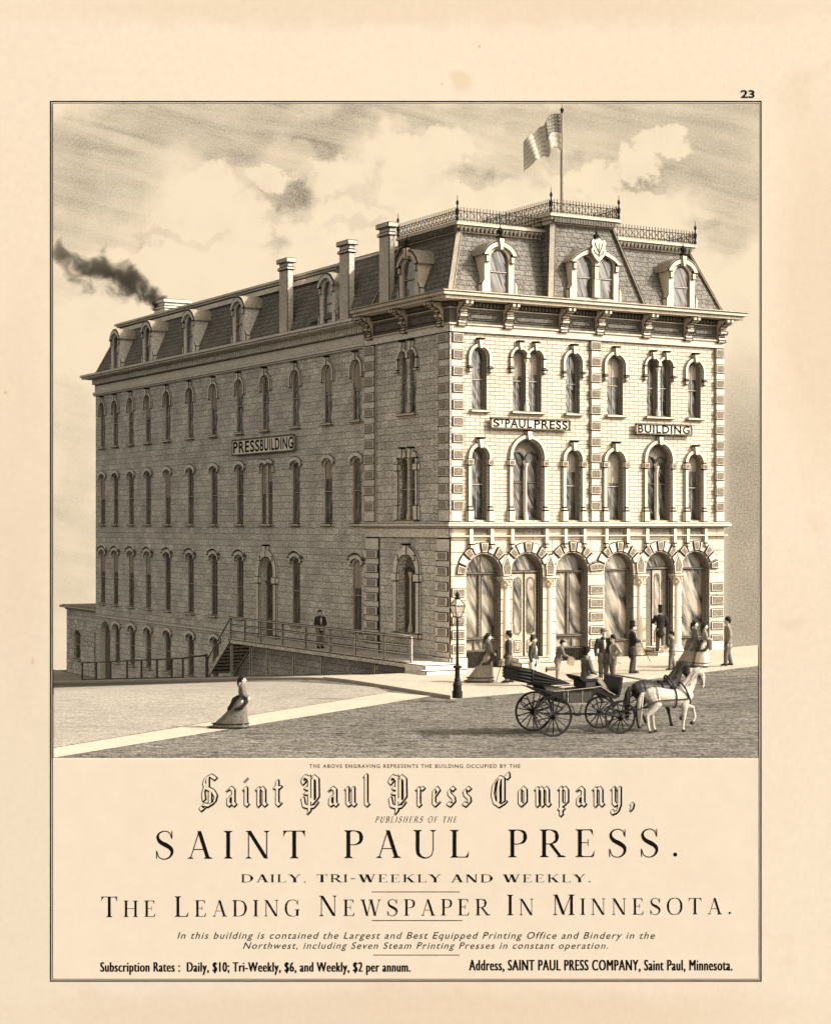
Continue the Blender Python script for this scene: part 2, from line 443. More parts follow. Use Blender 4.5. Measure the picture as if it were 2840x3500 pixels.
# raised stone frame of the brick fields: corner strips, middle strip, head band
fr_ = MB(FRONT)
fr_.box(-.02, .50, 5.96, 13.42, 0, .10); fr_.box(6.70, 7.16, 5.96, 13.42, 0, .10); fr_.box(13.28, WF+.02, 5.96, 13.42, 0, .10)
fr_.box(-.02, WF+.02, 13.42, 13.80, 0, .10)
fr_.build('stone_frame', 'stone', bld, LN)
def quoin(fr, a, b, z, h, w0, w1, i0, i1, ih, m, name='quoin'):
    q_ = MB(fr); q_.box(a, b, z-h, z+h, w0, w1); o = q_.build(name, m, bld, LN)
    q_ = MB(fr); q_.box(a+i0, b-i1, z-ih, z+ih, w1, w1+.012); q_.build(name+'_panel', 'vermicular' if m == 'stone' else 'vermicular_side', o, .010)
for z in [6.62+.66*i for i in range(11)]:
    for a, b in ((.03, .56), (6.66, 7.21), (13.25, WF-.02)): quoin(FRONT, a, b, z, .20, .10, .15, .07, .07, .135, 'stone')
# piers of the arcade
for a, b in ((0, .66), (6.62, 7.39), (13.0, WF)):
    for i, z in enumerate([.95+.555*i for i in range(5)]):
        quoin(FRONT, a+.02, b-.02, z, .19, .06, .115, .07, .07, .125, 'stone', 'pier_block')
for a, b in ((-.04, .72), (6.58, 7.43), (12.96, WF+.05)):
    pl = MB(FRONT); pl.box(a, b, -.3, .62+.02*a, .06, .17); pl.build('plinth', 'stone', bld, LN)
# voussoir rings
for k, (a, b, t) in enumerate(arches):
    vr, vp = MB(FRONT), MB(FRONT)
    c = (a+b)/2; r0 = (b-a)/2+.04; r1 = r0+.44; cv = t-(b-a)/2; N = 9
    lim0 = math.radians(-8 if k in (0, 3) else 20); lim1 = math.radians(-8 if k in (2, 5) else 20)
    tot = math.pi
    for i in range(N):
        g0 = tot*i/N+.012; g1 = tot*(i+1)/N-.012; gm = (g0+g1)/2
        # leave out what would run into the neighbouring ring
        right_in = k in (0, 1, 3, 4); left_in = k in (1, 2, 4, 5)
        if right_in and gm < .5: continue
        if left_in and gm > math.pi-.5: continue
        rr1 = r1
        pts = [(c+r0*math.cos(g0+(g1-g0)*j/4), cv+r0*math.sin(g0+(g1-g0)*j/4)) for j in range(5)]
        pts += [(c+rr1*math.cos(g1+(g0-g1)*j/4), cv+rr1*math.sin(g1+(g0-g1)*j/4)) for j in range(5)]
        pk = i % 2 == 0
        lay = .006*(k % 2)
        vr.prism(pts, .06, .13+(.03 if pk else 0)+lay)
        if pk:
            e = .055/r0; g0 += e; g1 -= e; q0, q1 = r0+.07, rr1-.07
            pts = [(c+q0*math.cos(g0+(g1-g0)*j/4), cv+q0*math.sin(g0+(g1-g0)*j/4)) for j in range(5)]
            pts += [(c+q1*math.cos(g1+(g0-g1)*j/4), cv+q1*math.sin(g1+(g0-g1)*j/4)) for j in range(5)]
            vp.prism(pts, .15, .172+lay)
    vr_o = vr.build('voussoir_ring', 'stone', bld, .036); vp.build('voussoir_panel', 'vermicular', vr_o)
# spandrel blocks above the columns
cols = [2.57, 4.665, 9.23, 11.215]
for x in cols:
    sb, sg = MB(FRONT), MB(FRONT)
    dp = [(x-.20, 3.78), (x+.20, 3.78), (x+.26, 4.2), (x, 4.72), (x-.26, 4.2)]
    sb.prism(dp, .06, .15); sg.prism([(x-.13, 3.86), (x+.13, 3.86), (x+.17, 4.18), (x, 4.55), (x-.17, 4.18)], .15, .165)
    sb_o = sb.build('spandrel', 'stone', bld, LN); sg.build('spandrel_panel', 'vermicular', sb_o)
for i, x in enumerate(cols):
    c = MB(); z0 = hgt(x, 0)+.16; H = 3.76-z0
    c.lathe([(.30, 0), (.30, .10), (.25, .11), (.27, .2), (.22, .26), (.19, .30), (.15, .34), (.145, H*.5), (.125, H-.48), (.15, H-.47), (.15, H-.43), (.13, H-.42)], (x, -.02, z0), 16)
    col = c.build('column', 'stone', bld, .006)
    c = MB(); c.lathe([(.15, H-.42), (.17, H-.3), (.2, H-.16), (.27, H-.07), (.2, H-.06)], (x, -.02, z0), 16)
    for ring, (rr, zz, n) in enumerate(((.19, H-.30, 8), (.22, H-.19, 8), (.27, H-.10, 4))):
        for j in range(n):
            th = 2*math.pi*(j+.5*(ring % 2)+(.5 if n == 4 else 0))/n
            c.ball((x+rr*math.cos(th), -.02+rr*math.sin(th), z0+zz), .055 if n == 8 else .07, 7, 5, (1, 1, 1.35))
    c.box(x-.30, x+.30, -.32, .28, z0+H-.06, z0+H)
    c.build('capital', 'stone', col)
# shopfronts and doors inside the arches
for k, (a, b, t) in enumerate(arches):
    z0 = hgt((a+b)/2, 0)+.14; D = .24; r = (b-a)/2; sp = t-r
    s = MB(FRONT); o = outline(a, b, z0, t, 'round', 20)
    door = k in (1, 4)
    tr = sp+.02; c = (a+b)/2
    head = outline(a+.10, b-.10, tr+.06, t-.10, 'round', 20)
    hr = (b-a)/2-.1
    if head[0][1] > t-.10-hr: head = head[:2]+head[2:]
    if k == 0: heads = None
    top = [(a+.10, tr+.06), (b-.10, tr+.06)]+[p for p in outline(a+.10, b-.10, z0, t-.10, 'round', 20)[2:] if p[1] > tr+.07]
    if not door:
        base = 1.32 if k < 3 else 1.05+.0
        if k == 3: bays = [(a+.10, b-.12)]
        elif k == 5: bays = [(a+.10, b-.12)]
        else: bays = [(a+.10, c-.04), (c+.04, b-.10)]
        lights = [outline(x0, x1, base+.06, tr-.06, 'flat') for x0, x1 in bays]
        holes = lights+[top]
        if k < 3:
            n = 3; wv = (b-a-.2)/n
            small = [outline(a+.1+wv*i+.03, a+.1+wv*(i+1)-.03, .86, base-.14, 'flat') for i in range(n)]
            holes += small
        s.holed(o, holes, -D, .07)
        s.box(a+.02, b-.02, base-.06, base+.03, -D, -D+.10); s.box(a+.02, b-.02, tr-.03, tr+.05, -D, -D+.06)
        if k < 3:
            s.box(a+.02, b-.02, .76, .83, -D, -D+.06)
            nn = 19
            for i in range(nn):
                x = a+.05+(b-a-.1)*(i+.5)/nn; s.box(x-.022, x+.022, z0, .76, -D, -D+.03)
        if k == 0: s.box(c-.02, c+.02, tr+.05, t-.12, -D, -D+.03)
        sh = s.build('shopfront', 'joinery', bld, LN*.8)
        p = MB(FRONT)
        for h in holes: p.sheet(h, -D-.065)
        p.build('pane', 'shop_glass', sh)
        fr2 = MB(FRONT)
        for x0, x1 in bays:
            for q in ((x0-.0, x0+.035), (x1-.035, x1)): fr2.box(q[0], q[1], base+.06, tr-.06, -D-.03, -D+.02)
        fr2.build('glazing_bar', 'sash', sh, LN*.6)
    else:
        fl = z0+.30
        half = [(a+.16, c-.02), (c+.02, b-.16)] if k == 1 else [(a+.50, b-.42)]
        s.holed(o, [top], -D, .07)
        s.box(a+.02, b-.02, tr-.05, tr+.07, -D, -D+.08)
        for x in ((a+.07, a+.15), (b-.15, b-.07)): s.box(x[0], x[1], fl, tr-.05, -D, -D+.10)
        sh = s.build('entrance', 'joinery', bld, LN*.8)
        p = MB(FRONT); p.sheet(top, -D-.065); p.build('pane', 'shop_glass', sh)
        d = MB(FRONT); gl = MB(FRONT)
        for x0, x1 in half:
            d.box(x0, x1, fl, tr-.06, -D, -D+.05)
            cx = (x0+x1)/2; hw = (x1-x0)/2-.14
            v0, v1 = fl+.95, tr-.28
            ov = [(cx+hw*math.cos(math.pi*i/10), v1-hw+hw*math.sin(math.pi*i/10)) for i in range(11)]+[(cx-hw*math.cos(math.pi*i/10), v0+hw-hw*math.sin(math.pi*i/10)) for i in range(11)]
            oo = [(cx+(p_[0]-cx)*1.28, (v0+v1)/2+(p_[1]-(v0+v1)/2)*1.06) for p_ in ov]
            m = len(ov); d.add([(q[0], q[1], -D+.05) for q in oo]+[(q[0], q[1], -D+.075) for q in oo]+[(q[0], q[1], -D+.075) for q in ov]+[(q[0], q[1], -D+.055) for q in ov],
                               [(i, (i+1) % m, m+(i+1) % m, m+i) for i in range(m)]+[(m+i, m+(i+1) % m, 2*m+(i+1) % m, 2*m+i) for i in range(m)]+[(2*m+i, 2*m+(i+1) % m, 3*m+(i+1) % m, 3*m+i) for i in range(m)])
            gl.sheet(ov, -D+.056)
            d.box(x0+.12, x1-.12, fl+.18, fl+.68, -D+.05, -D+.07); d.box(x0+.2, x1-.2, fl+.26, fl+.60, -D+.07, -D+.085)
        dm = d.build('door', 'door_paint', sh, LN*.8)
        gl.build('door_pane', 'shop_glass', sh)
        st = MB(FRONT); 
        st.box(a-.1, b+.1, z0-.4, z0+.14, -.2, .95); st.box(a+.0, b-.0, z0+.14, z0+.30, -.45, .55)
        st.build('doorstep', 'stone', bld, LN)
# belt course with corbels below the second floor
bl = MB(FRONT)
bl.box(-.30, WF+.22, 5.78, 5.90, 0, .34); bl.box(-.24, WF+.16, 5.90, 5.96, 0, .28); bl.box(-.18, WF+.10, 5.72, 5.78, 0, .22)
bl.box(-.08, WF+.14, 5.36, 5.43, .06, .19)
bl.build('belt_course', 'stone', bld, .011)
pn = MB(FRONT)
xs = []
for a, b, t in f2: xs += [((a+b)/2-(b-a)/2-.14), ((a+b)/2+(b-a)/2+.14)]
for x in xs:
    cb = MB(FRONT); cb.box(x-.11, x+.11, 5.06, 5.72, .06, .20); cb.prism([(x-.13, 5.06), (x+.13, 5.06), (x+.07, 4.9), (x-.07, 4.9)], .06, .24)
    cb.build('corbel', 'stone', bld, LN)
for i in range(0, 12, 2):
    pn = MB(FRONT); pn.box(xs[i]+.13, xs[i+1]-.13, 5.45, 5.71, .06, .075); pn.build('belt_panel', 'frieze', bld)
# ---------------------------------------------------------------- side of the front block (X = 0, Y 0..6.9) and the long wing
LB, LW = 6.9, 40.4
sw = MB(SIDE)
pair = [(2.66, 3.24), (3.38, 3.96)]
blk_holes = [outline(a, b, S3, 12.93) for a, b in pair]+[outline(a, b, S2+.02, 8.55, 'flat') for a, b in pair]+[outline(2.6, 4.05, 1.42, 4.60)]
sw.holed([(0, -.6), (LB, -.9), (LB, 13.9), (0, 13.9)], blk_holes, 0, .34)
ws3 = [39.19, 37.08, 34.63, 32.06, 29.25, 26.12, 23.09, 19.96, 17.0, 13.77, 10.55, 7.85]
w3 = [(y-.40, y+.40) for y in ws3]
w2 = [(y-.40, y+.40) for i, y in enumerate(ws3) if i != 8]+[(16.28, 16.84), (16.98, 17.54)]
w1 = [(y-.40, y+.40) for i, y in enumerate(ws3) if i not in (8, 10)]
wb = [36.85, 34.48, 32.06, 29.25, 26.12, 22.95]
door_y = (16.05, 17.55)
holes = [outline(a, b, 10.38, 12.92) for a, b in w3]+[outline(a, b, 5.90, 8.74, 'seg') for a, b in w2]+[outline(a, b, 1.28, 4.32, 'seg') for a, b in w1]
holes += [outline(door_y[0], door_y[1], .5, 4.30)]
holes += [outline(y-.42, y+.42, -2.0, .12, 'seg') for y in wb]+[outline(37.95, 39.7, -3.2, .22, 'round')]
sw.build('side_wall', 'grey_rubble', bld, 0)
ww = MB(SIDE)
ww.holed([(LB, -1.2), (LW, -4.2), (LW, 13.6), (LB, 13.6)], holes, -.06, .34, 0, 1)
ww.build('wing_wall', ['grey_rubble', 'stone_shade'], bld, 0)
WING = lambda u, v, w: (-(w-.06), u, v)
def seg_hood(fr, a, b, t, parent, ears=True):
    h = MB(fr); h.prism(arcband(a, b, t, 'seg', .04, .26, .22, 10), 0, .10)
    if ears:
        c = (a+b)/2
        h.prism(arcband(a-.12, b+.12, t+.19, 'seg', .07, .13, .0, 10), 0, .16)
        for s in (-1, 1):
            x = c+s*((b-a)/2+.26); h.box(x-.12, x+.12, t-.02, t+.05, 0, .16)
    return h.build('hood_mould', 'stone_shade', parent, LN)
rnd = random.Random(3)
for k, (a, b) in enumerate(w3):
    s = sash_window(WING, a, b, 10.38, 12.92, 'round', .11, .5, True, 'glass', bld, rnd.choice([0, 0, .3, .45]))
    h = hood_mould(WING, a, b, 12.92, .34, s, band=(.05, .24), foot=False); sill(WING, a, b, 10.38, s)
    h.data.materials[0] = MATS['stone_shade']
for k, (a, b) in enumerate(w2):
    s = sash_window(WING, a, b, 5.90, 8.74, 'seg', .11, .5, True, 'glass', bld, rnd.choice([0, 0, .3, .5]))
    if k < len(w2)-2: seg_hood(WING, a, b, 8.74, s, False); sill(WING, a, b, 5.90, s)
    elif k == len(w2)-2:
        h = MB(WING); h.prism(arcband(16.28, 16.84, 8.74, 'seg', .03, .24, 0, 8), 0, .10); h.prism(arcband(16.98, 17.54, 8.74, 'seg', .03, .24, 0, 8), 0, .104)
        for x in (16.10, 17.62): h.box(x-.1, x+.1, 8.3, 8.66, 0, .10)
        h.build('hood_mould', 'stone_shade', s, LN); sill(WING, 16.28, 17.54, 5.90, s)
for k, (a, b) in enumerate(w1):
    s = sash_window(WING, a, b, 1.28, 4.32, 'seg', .11, .5, True, 'glass', bld, rnd.choice([0, 0, 0, .4]))
    seg_hood(WING, a, b, 4.32, s); sill(WING, a, b, 1.28, s)
for y in wb:
    s = sash_window(WING, y-.42, y+.42, -2.0, .12, 'seg', .13, .5, False, 'glass', bld, 0)
    seg_hood(WING, y-.42, y+.42, .12, s, False); sill(WING, y-.42, y+.42, -2.0, s)
# dark carriage arch at the far end of the basement
d = MB(WING); d.sheet(outline(37.95, 39.7, -3.6, .22), -.34); d.build('cellar_door', 'joinery', bld)
# side door at the wooden walkway
a, b = door_y
d = MB(WING); o = outline(a, b, .5, 4.30)
d.holed(o, [outline(a+.14, b-.14, 3.22, 4.16), outline(a+.2, b-.2, 1.4, 2.98, 'flat')], -.30, .05); d.box(a+.02, b-.02, 3.06, 3.16, -.30, -.2)
dm = d.build('side_door', 'joinery', bld, LN*.8)
p = MB(WING); p.sheet(outline(a+.14, b-.14, 3.22, 4.16), -.34); p.sheet(outline(a+.2, b-.2, 1.4, 2.98, 'flat'), -.34); p.build('pane', 'glass', dm)
h = MB(WING); h.prism(arcband(a, b, 4.30, 'round', .03, .40, .3), 0, .12); keystone(h, (a+b)/2, 4.28, 4.85, .28, .42, .22)
for s in (-1, 1):
    x = (a+b)/2+s*((b-a)/2+.19); h.box(x-.15, x+.15, .62, 3.05, 0, .12); h.box(x-.24, x+.24, 3.05, 3.38, 0, .18); h.box(x-.22, x+.22, .46, .62, 0, .18)
    th = math.radians(90-s*45); cx, cy = (a+b)/2, 3.55
    h.box(cx+math.cos(th)*.97-.13, cx+math.cos(th)*.97+.13, cy+math.sin(th)*.97-.12, cy+math.sin(th)*.97+.12, 0, .17)
h.build('surround', 'stone_shade', dm, LN)
# block: paired windows and the arched ground floor window
for lv, (v0, vt, kind) in enumerate(((S3, 12.93, 'round'), (S2+.02, 8.55, 'flat'))):
    for k, (a, b) in enumerate(pair):
        s = sash_window(SIDE, a, b, v0, vt, kind, .13, .5, False, 'glass', bld, 0)
        if k == 0:
            h = MB(SIDE)
            for (x0, x1), dd in zip(pair, (.10, .106)):
                if kind == 'round': h.prism(arcband(x0, x1, vt, 'round', .03, .21, 0), 0, dd)
                else: h.prism([(x0-.2 if x0 < 3 else x0-.04, vt+.02), (x1+.04 if x0 < 3 else x1+.2, vt+.02), ((x1+.04) if x0 < 3 else x1+.12, vt+.28), (x0-.12 if x0 < 3 else x0-.04, vt+.28)], 0, dd)
                keystone(h, (x0+x1)/2, vt-.02, vt+.42, .17, .27, .18)
            for e in (2.52, 4.10):
                h.box(e-.1, e+.1, vt-.72 if kind == 'round' else v0-.02, vt-.30 if kind == 'round' else vt+.02, 0, .10)
                h.box(e-.17, e+.17, vt-.84, vt-.72, 0, .16) if kind == 'round' else h.box(e-.19, e+.19, vt-.5, vt-.2, 0, .17)
                if kind == 'flat': h.box(e-.17, e+.17, v0-.02, v0+.6, 0, .16)
            h.build('hood_mould', 'stone_shade', s, LN)
            sill(SIDE, pair[0][0], pair[1][1], v0, s)
            colonnette(SIDE, 3.31, v0, vt-.3 if kind == 'round' else vt, .055, -.04, s)
a, b = 2.6, 4.05
s = MB(SIDE); c = (a+b)/2; l1 = outline(a+.1, c-.05, 1.55, 4.06); l2 = outline(c+.05, b-.1, 1.55, 4.06)
s.holed(outline(a, b, 1.42, 4.60, 'round', 20), [l1, l2], -.24, .06)
for (x0, x1) in ((a+.1, c-.05), (c+.05, b-.1)): s.prism(arcband(x0, x1, 4.06, 'round', 0, .055), -.24, -.19); s.box(x0, x1, 2.84, 2.92, -.29, -.22)
w = s.build('window', 'joinery', bld, LN*.7)
p = MB(SIDE); p.sheet(l1, -.285); p.sheet(l2, -.285); p.build('pane', 'glass', w)
colonnette(SIDE, c, 1.45, 3.9, .05, -.12, w)
h = MB(SIDE); h.prism(arcband(a, b, 4.60, 'round', .03, .38, .2), 0, .12); keystone(h, c, 4.58, 5.02, .26, .4, .2)
for sg_ in (-1, 1):
    x = c+sg_*((b-a)/2+.2); h.box(x-.16, x+.16, 1.42, 3.52, 0, .12); h.box(x-.25, x+.25, 3.52, 3.86, 0, .18)
    th = math.radians(90-sg_*48); h.box(c+math.cos(th)*.93-.12, c+math.cos(th)*.93+.12, 3.87+math.sin(th)*.93-.12, 3.87+math.sin(th)*.93+.12, 0, .17)
h.build('surround', 'stone_shade', w, LN)
sill(SIDE, a, b, 1.42, w, .42, .2, .2)
# side strips, quoins, head band
fr_ = MB(SIDE)
fr_.box(-.10, .74, 5.96, 13.42, 0, .10); fr_.box(6.0, LB, 5.96, 13.42, 0, .10); fr_.box(-.10, LB, 13.42, 13.80, 0, .10)
fr_.box(-.06, .95, .3, 5.3, 0, .06); fr_.box(5.7, LB, .3, 5.3, 0, .06); fr_.box(-.06, LB, 5.3, 5.72, 0, .08)
fr_.build('side_frame', 'stone_shade', bld, LN)
for z in [6.62+.66*i for i in range(11)]:
    for a, b in ((-.04, .80), (5.96, LB+.02)): quoin(SIDE, a, b, z, .20, .10, .15, .12, .12, .135, 'stone_shade')
for z in [1.0+.60*i for i in range(7)]:
    for a, b in ((.02, 1.0), (5.72, LB+.02)): quoin(SIDE, a, b, z, .19, .06, .12, .16, .25, .125, 'stone_shade')
q_ = MB(SIDE); q_.box(-.17, 1.06, -.4, .62, .06, .17); q_.build('plinth', 'stone_shade', bld, LN)
bl = MB(SIDE)
bl.box(.003, LB+.1, 5.78, 5.90, 0, .30); bl.box(.003, LB+.06, 5.90, 5.96, 0, .24); bl.box(.003, LB+.04, 5.72, 5.78, 0, .18)
bl.build('side_belt', 'stone_shade', bld, .011)
bl = MB(WING); bl.box(20.6, LW, .44, .56, 0, .07); bl.build('wing_string_course', 'stone_shade', bld, .015)
# hidden sides so the block is a closed volume
bk = MB()
bk.add([(WF, 0, -.3), (WF, 12.5, -.3), (WF, 12.5, 14.7), (WF, 0, 14.7), (.06, LW, -4.2), (12, LW, -4.2), (12, LW, 14.3), (.06, LW, 14.3), (12, 12.5, -.3), (12, 12.5, 14.3), (12, LW, -.3)],
       [(0, 1, 2, 3), (4, 5, 6, 7), (8, 10, 6, 9), (1, 8, 9, 2)])
bk.build('rear_wall', 'grey_rubble', bld)
flr = MB(); flr.box(.9, WF-.4, .9, 12, 14.2, 14.35); flr.box(.9, 11.6, 6, LW-.5, 13.7, 13.85)
for z in (4.95, 9.9): flr.box(.9, WF-.4, .9, 12, z, z+.2); flr.box(.9, 11.6, 6, LW-.5, z, z+.2)
flr.build('floor_slab', 'joinery', bld)
# ================================================================ cornices, roof, dormers, chimneys
P = .74
cn = MB()
def ring_L(mb, x0, x1, y0, y1, z0, z1, out):       # a moulding running along front and side of the front block
    mb.box(x0-out, x1+out, y0-out, y0+.4, z0, z1); mb.box(x0-out, x0+.4, y0+.4, y1+out*.0+.02, z0, z1)
XE, YE = WF, LB+.10
ring_L(cn, 0, XE, 0, YE, 14.66, 14.80, P-.12); ring_L(cn, 0, XE, 0, YE, 14.80, 14.94, P); ring_L(cn, 0, XE, 0, YE, 14.94, 15.0, P+.06)
cn.build('cornice', 'wood_trim', bld, .014)
fz = MB()
ring_L(fz, 0, XE, 0, YE, 13.80, 14.66, .06)
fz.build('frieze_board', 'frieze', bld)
fm = MB(); ring_L(fm, 0, XE, 0, YE, 13.72, 13.80, .16); ring_L(fm, 0, XE, 0, YE, 14.36, 14.42, .14)
fm.build('frieze_moulding', 'wood_trim', bld, .012)
dn = MB(FRONT); n = 82
for i in range(n):
    x = .05+i*(13.65/n); dn.box(x, x+.09, 14.45, 14.60, .06, .22)
ds = MB(SIDE); n = 40
for i in range(n):
    x = .05+i*(6.7/n); dn.fr = SIDE; dn.box(x, x+.09, 14.45, 14.60, .06, .22)
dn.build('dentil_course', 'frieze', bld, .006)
def bracket(fr, u):
    b = MB(fr)
    prof = [(.06, 13.62), (.20, 13.66), (.25, 13.78), (.16, 13.90), (.22, 13.98), (.34, 14.02), (.36, 14.16), (.27, 14.22), (.36, 14.34), (.58, 14.40), (.66, 14.52), (.66, 14.64), (.06, 14.64)]
    # profile lies in (w, v); extrude along u
    n = len(prof); hw = .19
    b.add([(u-hw, v, w) for w, v in prof]+[(u+hw, v, w) for w, v in prof], [tuple(range(n-1, -1, -1)), tuple(range(n, 2*n))]+[(i, (i+1) % n, n+(i+1) % n, n+i) for i in range(n)])
    for dx in (-.11, .11):
        b.box(u+dx-.08, u+dx+.08, 14.46, 14.62, .66, .78)
    for (w, v, r) in ((.27, 14.08, .10), (.50, 14.50, .11), (.16, 13.74, .08)):
        poly = [(w+r*math.cos(2*math.pi*i/10), v+r*math.sin(2*math.pi*i/10)) for i in range(10)]
        for s in (-1, 1):
            u0, u1 = u+s*hw, u+s*(hw+.025)
            b.add([(u0, q[1], q[0]) for q in poly]+[(u1, q[1], q[0]) for q in poly], [tuple(range(9, -1, -1)), tuple(range(10, 20))]+[(i, (i+1) % 10, 10+(i+1) % 10, 10+i) for i in range(10)])
    return b.build('bracket', 'wood_trim', bld, LN*.9)
for u in (.42, 2.60, 5.30, 7.10, 9.50, 11.72, 13.52): bracket(FRONT, u)
for u in (.55, 3.40, 6.35): bracket(SIDE, u)
us = (.42, 2.60, 5.30, 7.10, 9.50, 11.72, 13.52)
for a, b in zip(us, us[1:]): fp = MB(FRONT); fp.box(a+.34, b-.34, 13.92, 14.26, .06, .085); fp.box(a+.44, b-.44, 13.99, 14.19, .085, .10); fp.build('frieze_panel', 'frieze', bld, LN*.8)
for a, b in ((.55, 3.40), (3.40, 6.35)): fp = MB(SIDE); fp.box(a+.34, b-.34, 13.92, 14.26, .06, .085); fp.build('frieze_panel', 'frieze', bld, LN*.8)
# wing cornice
wc = MB(WING)
wc.box(LB+.12, LW+.75, 14.42, 14.52, 0, .62); wc.box(LB+.12, LW+.80, 14.52, 14.66, 0, .70); wc.box(LB+.12, LW+.2, 14.36, 14.42, 0, .45)
wc.box(LB+.02, LW+.06, 13.40, 13.48, 0, .12); wc.box(LB+.02, LW+.08, 13.48, 13.62, 0, .17)
wc.build('wing_cornice', 'stone_shade', bld, .014)
wf = MB(WING); wf.box(LB+.02, LW+.02, 13.62, 14.00, 0, .05); wf.build('wing_frieze', 'stone_shade', bld)
wd = MB(WING); wd.box(LB+.02, LW+.02, 14.0, 14.36, 0, .05)
wd.build('wing_bed_mould', 'frieze', bld)
wd = MB(WING); n = 150
for i in range(n):
    x = LB+.1+i*((LW-LB-.1)/n); wd.box(x, x+.12, 14.06, 14.34, .05, .27)
wd.build('wing_dentils', 'stone_shade', bld, .006)
# mansard slopes
IN = 1.06
def frustum(mb, x0, x1, y0, y1, z0, z1, ins, m=0):
    l, r, f, b = ins
    mb.add([(x0, y0, z0), (x1, y0, z0), (x1, y1, z0), (x0, y1, z0), (x0+l, y0+f, z1), (x1-r, y0+f, z1), (x1-r, y1-b, z1), (x0+l, y1-b, z1)],
           [(4, 5, 6, 7), (0, 1, 5, 4), (1, 2, 6, 5), (2, 3, 7, 6), (3, 0, 4, 7)], m)
rf = MB(); frustum(rf, .02, XE-.02, .02, 12.5, 15.0, 17.72, (IN, IN, IN, IN)); rf.build('mansard_roof', 'slate', bld)
rw = MB(); frustum(rw, .06, 12.0, 6.2, LW+.1, 14.66, 17.42, (1.2, 1.2, 0, 1.2)); rw.build('wing_roof', 'slate', bld)
hp = MB()
def hip(mb, a, b, w=.16): mb = MB(); mb.bar(a, b, w, .10); mb.build('hip_trim', 'wood_trim', bld, LN)
hip(hp, (.0, .0, 15.0), (IN, IN-.02, 17.72), .25); hip(hp, (XE, .0, 15.0), (XE-IN, IN-.02, 17.72), .25)
hip(hp, (.0, LB-.3, 15.0), (IN-.02, LB-1.2, 17.72), .14); hip(hp, (.05, LW+.1, 14.66), (1.24, LW-1.1, 17.42), .12)
uc = MB()
def upper(mb, x0, x1, y0, y1, z, o):
    mb.box(x0-o*.4, x1+o*.4, y0-o*.4, y1, z-.16, z); mb.box(x0-o, x1+o, y0-o, y1, z+.12, z+.24); mb.box(x0-o*.7, x1+o*.7, y0-o*.7, y1, z, z+.12); mb.box(x0-o*.8, x1+o*.8, y0-o*.8, y1, z+.24, z+.29)
upper(uc, IN, XE-IN, IN, LB-1.2, 17.72, .30)
uc.build('roof_curb', 'wood_trim', bld, .014)
ud = MB(FRONT)
for i in range(60):
    x = IN-.1+i*((XE-2*IN+.2)/60); ud.box(x, x+.1, 17.62, 17.80, -IN, -IN+.27)
ud.fr = SIDE
for i in range(24):
    x = IN-.1+i*((LB-2.2)/24); ud.box(x, x+.1, 17.62, 17.80, -IN, -IN+.27)
ud.build('roof_dentils', 'frieze', bld)
uw = MB(); uw.box(1.05, 1.5, LB-1.1, LW-.8, 17.42, 17.52); uw.box(.95, 1.5, LB-1.1, LW-.65, 17.52, 17.62); uw.box(1.0, 11.0, LB-1.1, LW-.7, 17.60, 17.66)
uw.bar((.95, LB-1.2, 17.22), (1.1, LW-1.05, 17.22), .05, .26)
uw.build('wing_curb', 'stone_shade', bld, .014)
# central pavilion
TX0, TX1 = 4.50, 9.22
tw = MB(); frustum(tw, TX0, TX1, -.38, 5.6, 14.98, 18.30, (.60, 1.15, .74, .0)); tw.build('pavilion_roof', 'slate', bld)
hp = MB(); hip(hp, (TX0, -.40, 15.0), (TX0+.60, .34, 18.3), .27); hip(hp, (TX1, -.40, 15.0), (TX1-1.15, .34, 18.3), .27)
uc = MB(); upper(uc, TX0+.60, TX1-1.15, .36, 5.6, 18.30, .34); uc.build('pavilion_curb', 'wood_trim', bld, .014)
ud = MB(FRONT)
for i in range(24):
    x = TX0+.5+i*((TX1-TX0-1.6)/24); ud.box(x, x+.1, 18.2, 18.38, -.36, -.36+.3)
ud.build('pavilion_dentils', 'frieze', bld)
# iron cresting and finials
def cresting(mb, a, b, z, h=.55):
    a, b = Vector((a[0], a[1], z)), Vector((b[0], b[1], z)); L = (b-a).length; n = max(2, int(L/.15)); up_ = Vector((0, 0, 1))
    for zz in (.05, h*.72): mb.bar(a+up_*zz, b+up_*zz, .028)
    for i in range(n+1):
        p = a.lerp(b, i/n); mb.bar(p, p+up_*h, .022)
    m = n//2
    for i in range(m):
        p, q = a.lerp(b, i/m), a.lerp(b, (i+1)/m)
        mb.bar(p+up_*.05, q+up_*h*.72, .018); mb.bar(q+up_*.05, p+up_*h*.72, .018)
def finial(p, h=1.0, m='iron'):
    f = MB(); k = h
    f.lathe([(.05, 0), (.065, .1*k), (.035, .18*k), (.07, .3*k), (.08, .42*k), (.03, .52*k), (.025, .6*k), (.06, .68*k), (.05, .76*k), (.015, .82*k), (.01, 1.0*k)], p, 8)
    return f.build('finial', m, bld)
cz = 18.01
cr = MB(); e = .22
cresting(cr, (IN-e, IN-e), (TX0+.5, IN-e), cz); cresting(cr, (TX1-.5, IN-e), (XE-IN+e, IN-e), cz)
cresting(cr, (IN-e, IN-e), (IN-e, LB-1.25), cz); cresting(cr, (XE-IN+e, IN-e), (XE-IN+e, LB-1.2), cz)
cr.build('roof_cresting', 'iron', bld)
cr = MB(); tz = 18.59
t0, t1, ty = TX0+.38, TX1-.93, .14
cresting(cr, (t0, ty), (t1, ty), tz); cresting(cr, (t0, ty), (t0, 5.55), tz); cresting(cr, (t1, ty), (t1, 5.55), tz)
cr.build('pavilion_cresting', 'iron', bld)
